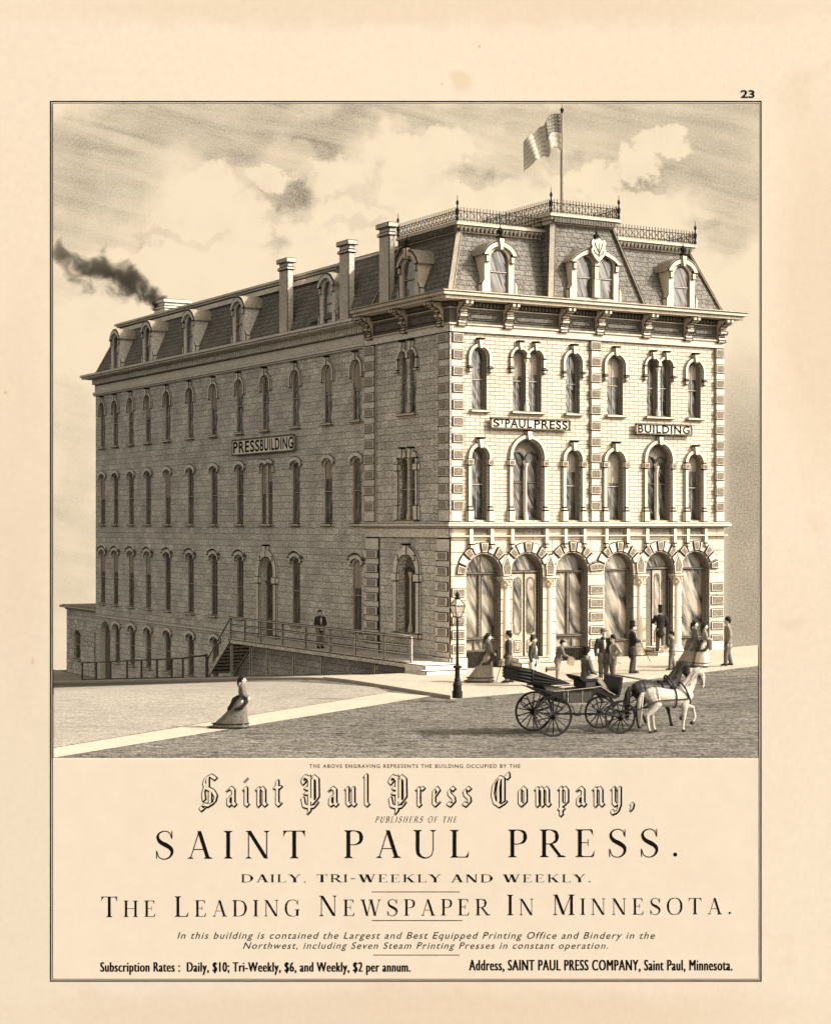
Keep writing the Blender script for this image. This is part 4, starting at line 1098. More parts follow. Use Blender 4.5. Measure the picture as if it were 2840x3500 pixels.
def person(label, px, py, H, face, kind='man', dz=.14, stride=.0, lean=0.0, hat='felt', coat='cloth_dark', trousers='cloth_mid', hatm='cloth_black', coat_len=.40,
           armL=None, armR=None, hair='hair', beard=False, headturn=0.0, pos=None, seated=False, skirt='cloth_pale', over='cloth_dark', train=.40, back_leg=None, group=None, bodice='cloth_grey', skirt_top=None, tilt=0):
    if pos is None:
        p, d = on_ground(px, py, dz)
    else: p = Vector(pos)
    o = empty('person', p, CAMR+math.radians(face), label, 'person', group)
    V = lambda x, y, z: Vector((x, y, z))
    la = math.radians(lean)
    def L(x, y, z):                                   # lean the trunk about the hips
        dzv = z-.52
        if dzv <= 0: return V(x, y, z)*H
        return V(x+math.sin(la)*dzv*1.0, y, .52+math.cos(la)*dzv)*H if abs(x) < 1e-9 else (V(math.sin(la)*dzv+math.cos(la)*x, y, .52+math.cos(la)*dzv-math.sin(la)*x)*H)
    hips = V(0, 0, .52)
    if seated:
        legs = [[(0, s*.055, .50), (.24, s*.07, .47), (.30, s*.07, .235), (.40, s*.07, .20)] for s in (1, -1)]
    else:
        legs = []
        for s in (1, -1):
            f = s*stride
            legs.append([(0, s*.05, .52), (f*.5+.012, s*.055, .285), (f-.012, s*.055, .045), (f+.085, s*.065, .018)])
        if back_leg:
            legs[1] = [(0, -.05, .52), (-.02, -.055, .31), (-.26, -.055, .30), (-.30, -.06, .23)]
    aL = armL or [(-.025, .155, .63), (.02, .16, .485)]
    aR = armR or [(-.025, -.155, .63), (.02, -.16, .485)]
    arms = [[(0, .105, .805)]+list(aL), [(0, -.105, .805)]+list(aR)]
    def trunk(mb, g, low=.50):
        prof = [(.50, .062, .088), (.555, .062, .088), (.63, .056, .076), (.71, .066, .095), (.775, .062, .108), (.815, .046, .09), (.84, .03, .05)]
        pts = [L(1e-7, 0, z) for z, a, b in prof if z >= low]; rr = [((a+g)*H, (b+g)*H) for z, a, b in prof if z >= low]
        mb.tube(pts, rr, 14, side=(0, 1, 0))
    def head(mb):
        mb.tube([L(0.0, 0, .83), L(.004, 0, .875)], [.030*H, .028*H], 10)
        c = L(.008, 0, .932); mb.ball(c, .062*H, 14, 10, (.98, .78, 1.12))
        mb.ball(L(.022, 0, .898), .036*H, 10, 8, (1.1, .9, .9))
        t = math.radians(headturn); fx_, fy_ = math.cos(t), math.sin(t)
        q = lambda a, b, z: L(.008+a*fx_-b*fy_, a*fy_+b*fx_, z)
        mb.tube([q(.055, 0, .945), q(.074, 0, .920)], [.007*H, .011*H], 6)
        mb.tube([q(.052, -.014, .900), q(.052, .014, .900)], .008*H, 6)
        for s in (-1, 1): mb.ball(q(-.002, s*.050, .928), .014*H, 8, 6, (.9, .5, 1.2))
        return q
    def hand(mb, e, w, s):
        e, w = L(*e), L(*w); dirv = (w-e).normalized(); sidev = dirv.cross(V(1, 0, 0)) if abs(dirv.x) < .9 else dirv.cross(V(0, 0, 1)); sidev.normalize(); nrm = dirv.cross(sidev)
        pc = w+dirv*.03*H; mb.tube([w-dirv*.01*H, pc, w+dirv*.052*H], [(.014*H, .017*H), (.013*H, .024*H), (.011*H, .022*H)], 8, side=sidev)
        for i, ln in enumerate((.040, .046, .043, .034)):
            b = w+dirv*.05*H+sidev*(.017-.0113*i)*H; k = b+dirv*ln*.5*H+nrm*.003*H; mb.tube([b, k, k+dirv*ln*.42*H+nrm*.012*H], [.0062*H, .0058*H, .0048*H], 6)
        b = w+dirv*.018*H+sidev*.02*H; k = b+sidev*.018*H+dirv*.02*H; mb.tube([b, k, k+dirv*.022*H+nrm*.006*H], [.0075*H, .0068*H, .0055*H], 6)
    body = MB(); trunk(body, 0); qf = head(body)
    for lg in legs:
        pts = [V(*a)*H for a in lg]; body.tube([pts[0], pts[0].lerp(pts[1], .5), pts[1], pts[1].lerp(pts[2], .35), pts[2]], [.064*H, .056*H, .038*H, .038*H, .024*H], 10)
        body.tube([pts[2]-V(.02, 0, .018)*H, pts[2]+V(.03, 0, -.012)*H, pts[3]], [(.024*H, .024*H), (.022*H, .026*H), (.014*H, .024*H)], 8, side=(0, 1, 0))
    for ar, s in zip(arms, (1, -1)):
        pts = [L(*a) for a in ar]; body.tube([pts[0], pts[0].lerp(pts[1], .5), pts[1], pts[1].lerp(pts[2], .4), pts[2]], [.040*H, .034*H, .027*H, .026*H, .018*H], 10)
        hand(body, ar[1], ar[2], s)
    remeshed(body, 'body', 'skin', o, .0075*H, 1)
    for s in (-1, 1):
        e = MB(); e.ball(qf(.051, s*.022, .938), .0075*H, 8, 6); e.build('eye', 'hair', o, 0, True, local=True)
    hr = MB(); hr.ball(L(-.010, 0, .948), .066*H, 14, 10, (1.0, .86, 1.0))
    if kind == 'woman': hr.ball(L(-.062, 0, .935), .036*H, 10, 8, (1, 1, 1.3)); hr.tube([L(-.06, 0, .93), L(-.085, 0, .87), L(-.07, 0, .80)], [.028*H, .024*H, .012*H], 8)
    # keep the hair off the face
    t = math.radians(headturn); fdir = V(math.cos(t), math.sin(t), 0); cc = L(.008, 0, .93)
    hr.v = [tuple(Vector(v)-fdir*max(0, (Vector(v)-cc).dot(fdir)-.028*H) if (Vector(v).z < cc.z+.045*H) else v) for v in hr.v]
    remeshed(hr, 'hair', hair, o, .010*H, 1)
    if beard:
        b = MB(); b.tube([qf(.045, 0, .895), qf(.055, 0, .86), qf(.045, 0, .82)], [(.02*H, .035*H), (.018*H, .03*H), (.008*H, .012*H)], 8); b.build('beard', 'hair_grey', o, 0, True, local=True)
    if hat:
        h = lathe_hat(hat); c = L(-.004, 0, .972); t = math.radians(headturn)
        h.v = [tuple(c+Vector((v[0]*math.cos(t)-v[1]*math.sin(t), v[0]*math.sin(t)+v[1]*math.cos(t), v[2]))*H) for v in h.v]
        h.build('hat', hatm, o, 0, False, local=True)
    if kind == 'woman':
        bd = MB(); trunk(bd, .012, .60)
        for ar in arms:
            pts = [L(*a) for a in ar]; bd.tube([pts[0], pts[0].lerp(pts[1], .5), pts[1], pts[1].lerp(pts[2], .85)], [.048*H, .044*H, .038*H, .036*H], 10)
        remeshed(bd, 'bodice', bodice, o, .010*H, 2)
        sk = MB(); n = 32; prof = []
        for z in (.635, .60, .55, .50, .45, .38, .30, .22, .14, .07, .02, .0):
            fr_x = .066+.05*(1-z/.635)**.8
            bk_x = -.066-.12*math.sin(min(1, (.635-z)/.17)*math.pi/2)*(.75+.5*train) if z >= .45 else -.066-.12*(.75+.5*train)-train*.60*(1-z/.45)**1.2
            prof.append((z, (fr_x-bk_x)/2, .078+.09*min(1, (.635-z)/.45)**.8, (fr_x+bk_x)/2))
        vs = []; fs = []
        for z, a, b, cx_ in prof:
            for j in range(n):
                th = 2*math.pi*j/n; rp = 1+(.05*math.cos(th*9) if z < .4 else 0)*(1-z/.5)
                back = 1.0
                vs.append((H*(cx_+a*rp*math.cos(th)*back), H*b*rp*math.sin(th), H*z+.005))
        for i in range(len(prof)-1):
            for j in range(n): fs.append((i*n+j, i*n+(j+1) % n, (i+1)*n+(j+1) % n, (i+1)*n+j))
        fs.append(tuple(range(n)))
        sk.add(vs, fs); so = sk.build('skirt', skirt, o, 0, True, local=True)
        fl = MB()
        for zi, (z, a, b, cx_) in enumerate((prof[-1], prof[-3])):
            ring = [(H*(cx_+a*1.02*math.cos(2*math.pi*j/40)*(1+.04*math.cos(j*2.2))), H*b*1.03*math.sin(2*math.pi*j/40)*(1+.04*math.cos(j*2.2)), H*(z+.022)) for j in range(41)]
            fl.tube(ring, .012*H, 6, cap=False)
        fl.build('flounce', over if skirt != over else 'cloth_pale', so, 0, True, local=True)
        ov = MB(); k_ = .75+.5*train; ov.tube([V(.02, 0, .605)*H, V(-.06*k_, 0, .59)*H, V(-.125*k_, 0, .54)*H, V(-.15*k_, 0, .46)*H, V(-.16*k_-.10*train, 0, .36)*H], [(.042*H, .075*H), (.058*H, .095*H), (.07*H, .112*H), (.065*H, .115*H), (.045*H, .10*H)], 12, side=(0, 1, 0))
        for s in (-1, 1): ov.tube([V(.07, s*.05, .60)*H, V(.08, s*.115, .50)*H, V(.0, s*.15, .40)*H, V(-.12, s*.14, .38)*H], [.02*H, .035*H, .035*H, .03*H], 8)
        remeshed(ov, 'bustle', over, o, .012*H, 2)
    else:
        tr = MB()
        for lg in legs:
            pts = [V(*a)*H for a in lg]; e = pts[2].lerp(pts[1], .02)
            tr.tube([pts[0], pts[0].lerp(pts[1], .5), pts[1], pts[1].lerp(pts[2], .4), e], [.076*H, .066*H, .052*H, .049*H, .042*H], 10)
        tr.tube([V(0, 0, .47)*H, V(0, 0, .56)*H], [(.066*H, .088*H), (.068*H, .092*H)], 12, side=(0, 1, 0))
        remeshed(tr, 'trousers', trousers, o, .010*H, 2)
        ct = MB(); trunk(ct, .014, .50)
        for ar in arms:
            pts = [L(*a) for a in ar]; ct.tube([pts[0], pts[0].lerp(pts[1], .5), pts[1], pts[1].lerp(pts[2], .45), pts[1].lerp(pts[2], .92)], [.052*H, .047*H, .040*H, .037*H, .031*H], 10)
        if not seated:
            ct.tube([V(0, 0, .56)*H, V(-.004, 0, (.56+coat_len)/2)*H, V(-.008, 0, coat_len)*H], [(.075*H, .10*H), (.083*H, .108*H), (.094*H, .118*H)], 14, side=(0, 1, 0))
        remeshed(ct, 'coat', coat, o, .010*H, 2)
        sh = MB(); sh.tube([L(.062, 0, .64), L(.072, 0, .74), L(.045, 0, .815)], [(.016*H, .020*H), (.018*H, .034*H), (.022*H, .024*H)], 8, side=(0, 1, 0)); sh.build('shirt_front', 'cloth_pale', o, 0, True, local=True)
        tie = MB(); tie.tube([L(.066, -.016, .822), L(.074, 0, .818), L(.066, .016, .822)], [.010*H, .006*H, .010*H], 6); tie.build('bow_tie', 'cloth_black', o, 0, True, local=True)
        cl = MB(); cl.lathe([(.034*H, 0), (.037*H, .02*H), (.034*H, .022*H)], L(.002, 0, .832), 10); cl.build('collar', 'cloth_pale', o, 0, True, local=True)
        for lg in legs:
            b = MB(); pts = [V(*a)*H for a in lg]; b.tube([pts[2]-V(.028, 0, .016)*H, pts[2]+V(.03, 0, -.010)*H, pts[3]+V(.006, 0, 0)*H], [(.028*H, .027*H), (.026*H, .029*H), (.016*H, .026*H)], 8, side=(0, 1, 0))
            b.tube([pts[2]+V(-.01, 0, .02)*H, pts[2]+V(-.01, 0, -.02)*H], [.028*H, .028*H], 8); b.build('boot', 'cloth_black', o, 0, True, local=True)
    o['_h'] = H
    del o['_h']
    def world(x, y, z):
        return Matrix.Translation(o.location) @ Matrix.Rotation(CAMR+math.radians(face), 4, 'Z') @ L(x, y, z)
    return o, world
def cane(a, b, label):
    a, b = Vector(a), Vector(b); m = MB(); loc = b
    m.tube([a-loc, b-loc], [.013, .010], 8); m.ball(a-loc, .022, 8, 6)
    o = m.build('walking_cane', 'cloth_black', None); o.location = loc
    setp(o, label, 'cane', 'walking canes')
def papers(c, label, ang, n=3, w=.2, h=.26):
    m = MB()
    for i in range(n):
        m.box(-w/2+.03*i, w/2+.03*i, -.006*i-.004, -.006*i, -h/2-.03*i, h/2-.02*i)
    o = m.build('newspaper', 'paper_sheet', None, .006); o.location = c; o.rotation_euler = (.25, .2, CAMR+math.radians(ang))
    setp(o, label, 'newspaper', 'newspapers held by the newsboys')
fold = lambda s: [(.05, s*.135, .66), (.13, s*.02, .66)]
person('woman in long trained dress with dark bustle, alone on the flagstone crossing', 828, 2489, 1.47, 0, 'woman', dz=.015, hat='bonnet', skirt='cloth_mid', over='cloth_black', bodice='cloth_mid', train=.75, armL=[(.03, .135, .66), (.11, .05, .60)], armR=[(.03, -.135, .66), (.11, -.05, .60)])
person('woman in long striped dress with trailing hem beside the gas lamp', 1668, 2331, 1.72, 0, 'woman', hat='bonnet', skirt='cloth_grey', over='cloth_dark', bodice='cloth_mid', train=.5, armL=[(.03, .135, .66), (.12, .05, .60)], armR=[(.03, -.135, .66), (.12, -.05, .60)])
o, w = person('man in dark frock coat leaning on a cane, facing the woman by the lamp', 1738, 2334, 1.80, 180, 'man', hat='felt', coat='cloth_dark', trousers='cloth_mid', coat_len=.38, stride=.05, armL=[(.0, .15, .64), (.10, .12, .50)])
cane(w(.13, .12, .47), Vector(w(.26, .12, 0)), 'cane of the frock coated man beside the woman at the lamp')
person('man in short jacket and pale trousers half hidden by the carriage hood', 1822, 2343, 1.72, -20, 'man', hat='felt', coat='cloth_dark', trousers='cloth_pale', coat_len=.42, stride=.06, hatm='cloth_dark', armL=[(.0, .15, .64), (.08, .10, .52)])
o, w = person('running newsboy in cap and light trousers with one leg kicked back', 1906, 2329, 1.50, 0, 'man', hat='cap', coat='cloth_mid', trousers='cloth_grey', coat_len=.46, lean=16, back_leg=True, armR=[(.09, -.14, .68), (.22, -.11, .66)], armL=[(-.05, .15, .64), (.06, .15, .58)])
papers(w(.28, -.11, .60), 'newspaper held out by the running newsboy in the cap', 0)
person('bearded man in wide brimmed hat and long dark sack coat facing the street', 2062, 2326, 1.82, -75, 'man', hat='wide', coat='cloth_dark', trousers='cloth_mid', coat_len=.36, beard=True, hatm='cloth_mid')
o, w = person('short man in pale jacket with a hand on his hip, next to the bearded man', 2094, 2326, 1.58, 215, 'man', hat='felt', coat='cloth_grey', trousers='cloth_mid', coat_len=.40, stride=.04, armL=[(-.05, .21, .65), (.03, .12, .56)])
cane(w(-.06, -.15, .50), w(-.33, -.1, .36), 'cane sticking out behind the short man in the pale jacket')
o, w = person('man in tall silk hat with folded arms standing apart on the pavement', 2162, 2302, 1.83, 0, 'man', hat='top', coat='cloth_black', trousers='cloth_dark', coat_len=.36, armL=fold(1), armR=fold(-1), stride=.03)
cane(w(.14, -.05, .66), w(.36, -.03, .23), 'cane slanting down from the folded arms of the tall hatted man')
zdoor = hgt(10.27, 0)+.14
person('man in silk hat seen from behind climbing the step of the right doorway', 0, 0, 1.80, 95, 'man', hat='top', coat='cloth_black', trousers='cloth_mid', coat_len=.38, stride=.06, pos=(9.80, -.72, zdoor+.14), armL=[(.06, .17, .67), (.15, .10, .70)], armR=[(.0, -.17, .64), (.09, -.12, .58)])
o, w = person('newsboy in bowler standing with a sheaf of papers near the right doorway', 2296, 2290, 1.42, 190, 'man', hat='bowler', coat='cloth_mid', trousers='cloth_mid', coat_len=.42, stride=.09, armL=[(.04, .14, .66), (.15, .08, .62)], armR=[(.04, -.14, .66), (.15, -.08, .62)])
papers(w(.21, .05, .58), 'sheaf of papers held by the standing newsboy in the bowler', 190)
person('woman in grey dress with big bustle, left of the pair walking right', 2374, 2277, 1.72, 0, 'woman', hat='bonnet', skirt='cloth_grey', over='cloth_mid', bodice='cloth_mid', train=.46)
person('woman in dark bodice and pale ruffled skirt, right of the pair walking', 2408, 2279, 1.64, 0, 'woman', hat='bonnet', skirt='cloth_pale', over='cloth_dark', bodice='cloth_grey', train=.16, armL=[(.03, .135, .66), (.13, .06, .64)], armR=[(.03, -.135, .66), (.13, -.06, .64)])
person('man in bowler strolling past the far right pier of the front', 2487, 2276, 1.82, 182, 'man', hat='bowler', coat='cloth_grey', trousers='cloth_mid', coat_len=.40, stride=.07)
person('young man in dark jacket standing on the wooden walkway behind its rail', 0, 0, 1.66, -62, 'man', hat='cap', coat='cloth_dark', trousers='cloth_grey', coat_len=.44, pos=(-1.0, on_side(1094, 2200, -1.0)[0], .46), armL=[(.02, .15, .64), (.10, .03, .54)], armR=[(.02, -.15, .64), (.10, -.03, .53)])
# ================================================================ carriage and horses
HEAD = CAMR+math.radians(19)
cp, cd = on_ground(1890, 2519); cp = cp+Vector((-math.sin(HEAD), math.cos(HEAD), 0))*.68
car = empty('open_carriage', cp, HEAD, 'dark open landau carriage with folded hood, drawn along the street by two horses', 'carriage')
RRW, FRW, TRK, WB = .565, .465, .68, 2.03
def wheel(x, y, R, nsp):
    # local, wheel in the x-z plane
    rim = MB(); n = 40; vs = []; fs = []
    for j in range(n):
        th = 2*math.pi*j/n
        for r, yy in ((R, -.024), (R, .024), (R-.05, .02), (R-.05, -.02)): vs.append((x+r*math.cos(th), y+yy, R+r*math.sin(th)))
    for j in range(n):
        for k in range(4): a = j*4+k; b = j*4+(k+1) % 4; c = ((j+1) % n)*4+(k+1) % 4; d = ((j+1) % n)*4+k; fs.append((a, b, c, d))
    rim.add(vs, fs); w = rim.build('wheel', 'lacquer', car, 0, local=True)
    sp = MB()
    for j in range(nsp):
        th = 2*math.pi*(j+.5)/nsp; sp.tube([(x+.05*math.cos(th), y+(.03 if y > 0 else -.03), R+.05*math.sin(th)), (x+(R-.04)*math.cos(th), y, R+(R-.04)*math.sin(th))], [.021, .014], 6)
    sp.build('spoke', 'lacquer', w, 0, local=True)
    hb = MB(); s = 1 if y > 0 else -1
    hb.tube([(x, y-.10*s, R), (x, y+.02*s, R), (x, y+.10*s, R), (x, y+.13*s, R)], [.055, .075, .055, .035], 12); hb.build('hub', 'iron', w, 0, True, local=True)
for y in (-TRK, TRK): wheel(0, y, RRW, 14); wheel(WB, y, FRW, 12)
YX = lambda a, b, c: (a, c, b)
def side_ex(name, prof, y0, y1, m, line=.008, parent=car):
    b = MB(YX); b.prism(prof, y0, y1); return b.build(name, m, parent, line, local=True)
tub = [(-.50, 1.36), (.10, 1.22), (.50, 1.24), (.66, 1.20), (1.20, 1.24), (1.34, 1.30), (1.46, 1.32), (1.60, 1.20), (1.78, 1.10), (1.95, 1.06), (2.04, 1.10), (2.05, 1.24), (2.10, 1.56), (2.20, 1.56), (2.15, 1.20), (2.10, 1.02), (1.95, .96), (1.72, 1.0), (1.52, 1.12), (1.38, 1.16), (1.24, .98), (1.08, .86), (.50, .85), (.30, .95), (.12, 1.08)]
side_ex('carriage_body', tub, -.52, .52, 'lacquer')
pn_ = MB(YX)
for y in (-.53, .53):
    for q in ([(.34, 1.20), (.46, 1.20), (.46, .90), (.36, .98)], [(.54, 1.18), (.92, 1.18), (.92, .88), (.54, .88)], [(.98, 1.18), (1.26, 1.20), (1.20, 1.0), (1.06, .90), (.98, .88)]): pn_.prism(q, y-.006, y+.006)
pn_.build('door_panel', 'cloth_dark', car, .006, local=True)
tr2 = MB()
for y in (-.532, .532):
    for a, b in (((.10, 1.23), (.50, 1.25)), ((.50, 1.25), (1.34, 1.30)), ((.50, .87), (1.08, .87)), ((.51, 1.24), (.51, .87)), ((.95, 1.22), (.95, .87)), ((1.34, 1.31), (1.5, 1.33)), ((1.5, 1.33), (1.95, 1.07))): tr2.bar((a[0], y, a[1]), (b[0], y, b[1]), .022)
tr2.build('beading', 'cloth_grey', car, 0, local=True)
hoodp = [(-.96, 1.54), (-.99, 1.86), (-.90, 1.92), (-.56, 1.86), (.56, 1.45), (.56, 1.41), (-.22, 1.40), (-.56, 1.44)]
side_ex('folded_hood', hoodp, -.56, .56, 'leather', .02)
h_ = MB()
for i, (a, b) in enumerate((((-.97, 1.60), (-.58, 1.50)), ((-.97, 1.68), (-.58, 1.60)), ((-.97, 1.76), (-.58, 1.70)), ((-.96, 1.84), (-.58, 1.79)), ((-.56, 1.52), (.52, 1.42)), ((-.56, 1.62), (.54, 1.43)), ((-.56, 1.74), (.54, 1.445)))):
    for y in (-.57, .57): h_.tube([(a[0], y, a[1]), (b[0], y, b[1])], [.036 if i < 4 else .03, .03 if i < 4 else .01], 8)
for y in (-.59, .59): h_.bar((-.58, y, 1.44), (-.56, y, 1.86), .035)
h_.build('hood_fold', 'leather', car, 0, True, local=True)
side_ex('rear_seat', [(-.05, 1.2), (.45, 1.16), (.45, 1.30), (.10, 1.34), (-.2, 1.55), (-.3, 1.5)], -.46, .46, 'cloth_mid')
side_ex('driver_seat', [(.96, 1.50), (1.06, 1.45), (1.46, 1.46), (1.48, 1.52), (1.10, 1.53), (.94, 1.62), (.86, 1.60)], -.44, .44, 'leather')
side_ex('seat_skirt', [(1.10, 1.26), (1.40, 1.30), (1.40, 1.45), (1.10, 1.45)], -.42, .42, 'cloth_dark')
side_ex('lap_rug', [(1.42, 1.53), (1.56, 1.56), (1.72, 1.42), (1.94, 1.10), (1.86, 1.10), (1.60, 1.36), (1.46, 1.47)], -.30, .30, 'cloth_grey')
g = MB()
for x, R, in ((0, RRW), (WB, FRW)): g.bar((x, -TRK, R), (x, TRK, R), .055)
for y in (-.40, .40):
    def ell(cx, cz, L_, hh):
        up_ = [(cx+L_*(i/8-.5)*2, y, cz+hh*(1-((i/8-.5)*2)**2)) for i in range(9)]; dn_ = [(p[0], y, 2*cz-p[2]) for p in up_]
        g.tube(up_, .020, 6); g.tube(dn_, .020, 6)
    ell(0, RRW+.17, .42, .13); ell(WB, FRW+.20, .36, .13)
    g.tube([(-.42, y, RRW+.17), (-.52, y, RRW+.30), (-.44, y, RRW+.42), (-.30, y, RRW+.38)], .018, 6)
    g.bar((0, y, RRW+.28), (.2, y, 1.0), .04); g.bar((WB, y, FRW+.30), (WB-.2, y, 1.0), .05)
g.bar((0, 0, RRW), (WB, 0, FRW+.02), .06)
for y in (-.56,):
    g.box(.66, .90, y-.12, y+.1, .60, .62); g.bar((.70, y, .62), (.62, y+.04, .84), .02); g.bar((.86, y, .62), (.94, y+.04, .84), .02); g.box(.72, .84, y-.12, y+.05, .545, .56); g.bar((.78, y, .56), (.78, y, .61), .02)
g.bar((WB, 0, FRW+.05), (WB+2.2, 0, .74), .05); g.bar((WB+.35, -.62, .55), (WB+.35, .62, .55), .05)
g.build('undercarriage', 'iron', car, 0, local=True)
def cw(x, y, z): return Matrix.Translation(car.location) @ Matrix.Rotation(HEAD, 4, 'Z') @ Vector((x, y, z))
sp_ = cw(1.27, 0, 1.52-.845)
person('coachman in brimmed hat and grey coat sitting on the driving seat of the carriage', 0, 0, 1.66, 19, 'man', hat='felt', coat='cloth_mid', trousers='cloth_grey', seated=True, pos=sp_, lean=4, armL=[(.05, .15, .64), (.18, .06, .60)], armR=[(.05, -.15, .64), (.18, -.06, .60)])
def horse(label, loc, k, m, mane, poseF, poseB, sc=1.27, headdrop=0.0):
    o = empty('horse', loc, HEAD+math.radians(k), label, 'horse', 'pair of horses drawing the carriage')
    S = sc; V = lambda x, y, z: Vector((x*S*1.13, y*S, z*S))
    def T(mb, pts, rr, n=12, side=(0, 1, 0)): mb.tube([V(*p) for p in pts], [((r[0]*S, r[1]*S) if isinstance(r, tuple) else r*S) for r in rr], n, side=side)
    b = MB()
    T(b, [(-.52, 0, .83), (-.47, 0, .84), (-.38, 0, .825), (-.22, 0, .79), (-.02, 0, .755), (.18, 0, .75), (.32, 0, .775), (.43, 0, .80), (.48, 0, .80)], [(.06, .06), (.125, .11), (.185, .15), (.205, .165), (.20, .172), (.215, .17), (.215, .155), (.15, .11), (.08, .06)], 16)
    T(b, [(.22, 0, .92), (.30, 0, .95), (.36, 0, .92)], [(.06, .05), (.08, .06), (.06, .05)])
    T(b, [(.29, 0, .86), (.40, 0, .99), (.48, 0, 1.13), (.54, 0, 1.235), (.61, 0, 1.30)], [(.20, .11), (.165, .085), (.135, .07), (.115, .062), (.09, .058)], 14)
    hd = -headdrop
    T(b, [(.60, 0, 1.315), (.67, 0, 1.285), (.71, 0, 1.195), (.722, 0, 1.09), (.722, 0, 1.01), (.718, 0, .975)], [(.07, .058), (.088, .066), (.082, .058), (.056, .045), (.047, .042), (.034, .034)], 12)
    T(b, [(.63, 0, 1.20), (.645, 0, 1.15), (.67, 0, 1.10)], [(.05, .05), (.055, .045), (.03, .03)])
    for s in (-1, 1):
        T(b, [(.655, s*.035, 1.345), (.675, s*.042, 1.39), (.70, s*.044, 1.43)], [(.016, .026), (.015, .022), (.005, .006)], 8)
    for s, f in zip((1, -1), poseF):
        sh, el, kn, ft, hf = f
        T(b, [(sh[0], s*.09, sh[1]), (el[0], s*.105, el[1]), ((el[0]+kn[0])/2, s*.10, (el[1]+kn[1])/2), (kn[0], s*.095, kn[1]), ((kn[0]*.6+ft[0]*.4), s*.093, kn[1]*.6+ft[1]*.4), (ft[0], s*.09, ft[1]), (hf[0], s*.09, hf[1])],
          [(.13, .075), (.088, .062), (.058, .045), (.042, .038), (.029, .026), (.034, .030), (.030, .028)], 10)
    for s, f in zip((1, -1), poseB):
        hp_, st, hk, ft, hf = f
        T(b, [(hp_[0], s*.085, hp_[1]), (st[0], s*.10, st[1]), ((st[0]+hk[0])/2, s*.095, (st[1]+hk[1])/2-.01), (hk[0], s*.09, hk[1]), (hk[0]*.55+ft[0]*.45, s*.09, hk[1]*.55+ft[1]*.45), (ft[0], s*.09, ft[1]), (hf[0], s*.09, hf[1])],
          [(.165, .095), (.125, .080), (.075, .055), (.050, .038), (.033, .028), (.037, .032), (.032, .030)], 10)
    remeshed(b, 'body', m, o, .0105*S, 2)
    hv = MB()
    for s, grp in ((1, 0), (-1, 1)):
        for f in (poseF[grp], poseB[grp]):
            ft, hf = f[3], f[4]; d = (Vector((hf[0], 0, hf[1]))-Vector((ft[0], 0, ft[1]))).normalized()
            a = Vector((hf[0], s*.09, hf[1])); T(hv, [a-d*.005, a+d*.045], [(.036, .034), (.046, .042)], 10)
    hv.build('hoof', 'hair', o, 0, True, local=True)
    t = MB()
    T(t, [(-.50, 0, .87), (-.56, 0, .86), (-.61, 0, .74), (-.625, 0, .55), (-.62, 0, .34), (-.63, 0, .18)], [(.03, .03), (.045, .04), (.06, .05), (.07, .055), (.055, .045), (.015, .015)], 12)
    for i in range(7): T(t, [(-.57-.01*i % .03, (i-3)*.012, .82), (-.60-.012*(i % 3), (i-3)*.018, .55), (-.62+.02*((i*5) % 3-1), (i-3)*.02, .16+.02*(i % 4))], [.02, .022, .006], 6)
    t.build('tail', mane, o, 0, True, local=True)
    mn = MB()
    cr_ = [(.30, 1.06), (.37, 1.14), (.44, 1.225), (.49, 1.31), (.55, 1.385), (.62, 1.405), (.69, 1.37)]
    T(mn, [(x-.0, 0, z-.02) for x, z in cr_], [(.035, .025)]*7, 10)
    for i in range(16):
        f = i/15*(len(cr_)-1); k0 = min(int(f), len(cr_)-2); f -= k0; x = cr_[k0][0]*(1-f)+cr_[k0+1][0]*f; z = cr_[k0][1]*(1-f)+cr_[k0+1][1]*f
        for s in ((-1,) if i % 2 else (-1, 1)): T(mn, [(x, s*.015, z-.01), (x+.005, s*.075, z-.07), (x-.012, s*.09, z-.15-.02*(i % 3))], [.018, .018, .005], 6)
    mn.build('mane', mane, o, 0, True, local=True)
    ey = MB()
    for s in (-1, 1): ey.ball(V(.705, s*.060, 1.245), .016*S, 8, 6)
    ey.build('eye', 'hair', o, 0, True, local=True)
    # harness
    hs = MB()
    def ring(cx, cz, rz, ry, tilt, th, m=0, n=24):
        pts = []
        for i in range(n+1):
            a = 2*math.pi*i/n; z = rz*math.cos(a); pts.append(V(cx+tilt*z, ry*math.sin(a), cz+z))
        hs.tube(pts, th*S, 6, cap=False)
    ring(.335, .86, .235, .165, -.42, .022)                       # collar
    ring(.10, .755, .222, .180, .0, .014)                        # girth and saddle
    ring(-.30, .81, .21, .175, .0, .009)
    for s in (-1, 1):
        hs.bar(V(.36, s*.165, .74), V(-.30, s*.185, .72), .030*S, .02*S); hs.bar(V(-.30, s*.185, .72), V(-.80, s*.16, .50), .030*S, .02*S)
        hs.bar(V(-.28, s*.17, .78), V(-.50, s*.08, .70), .018*S)
        hs.bar(V(.62, s*.070, 1.33), V(.715, s*.050, 1.03), .016*S); hs.bar(V(.62, s*.07, 1.32), V(.64, s*.06, 1.14), .014*S)
        hs.box(.68*S, .735*S, s*.072*S-.006, s*.072*S+.006, 1.20*S, 1.27*S)
    hs.bar(V(.765, -.05, 1.055), V(.765, .05, 1.055), .014*S)
    hs.box(.06*S, .15*S, -.07*S, .07*S, .965*S, 1.0*S)
    hs.bar(V(.10, 0, .985), V(-.5, 0, .93), .014*S)
    hs.build('harness', 'leather', o, 0, local=True)
    return o
stand = lambda x: [(.30, .72), (.29, .56), (x*.5+.30, .325), (x+.29, .105), (x+.305, .045)]
lift = [(.30, .72), (.33, .57), (.56, .52), (.60, .30), (.545, .20)]
hst = lambda x: [(-.36, .80), (-.30, .62), (-.46+x, .39), (-.43+x, .115), (-.40+x, .045)]
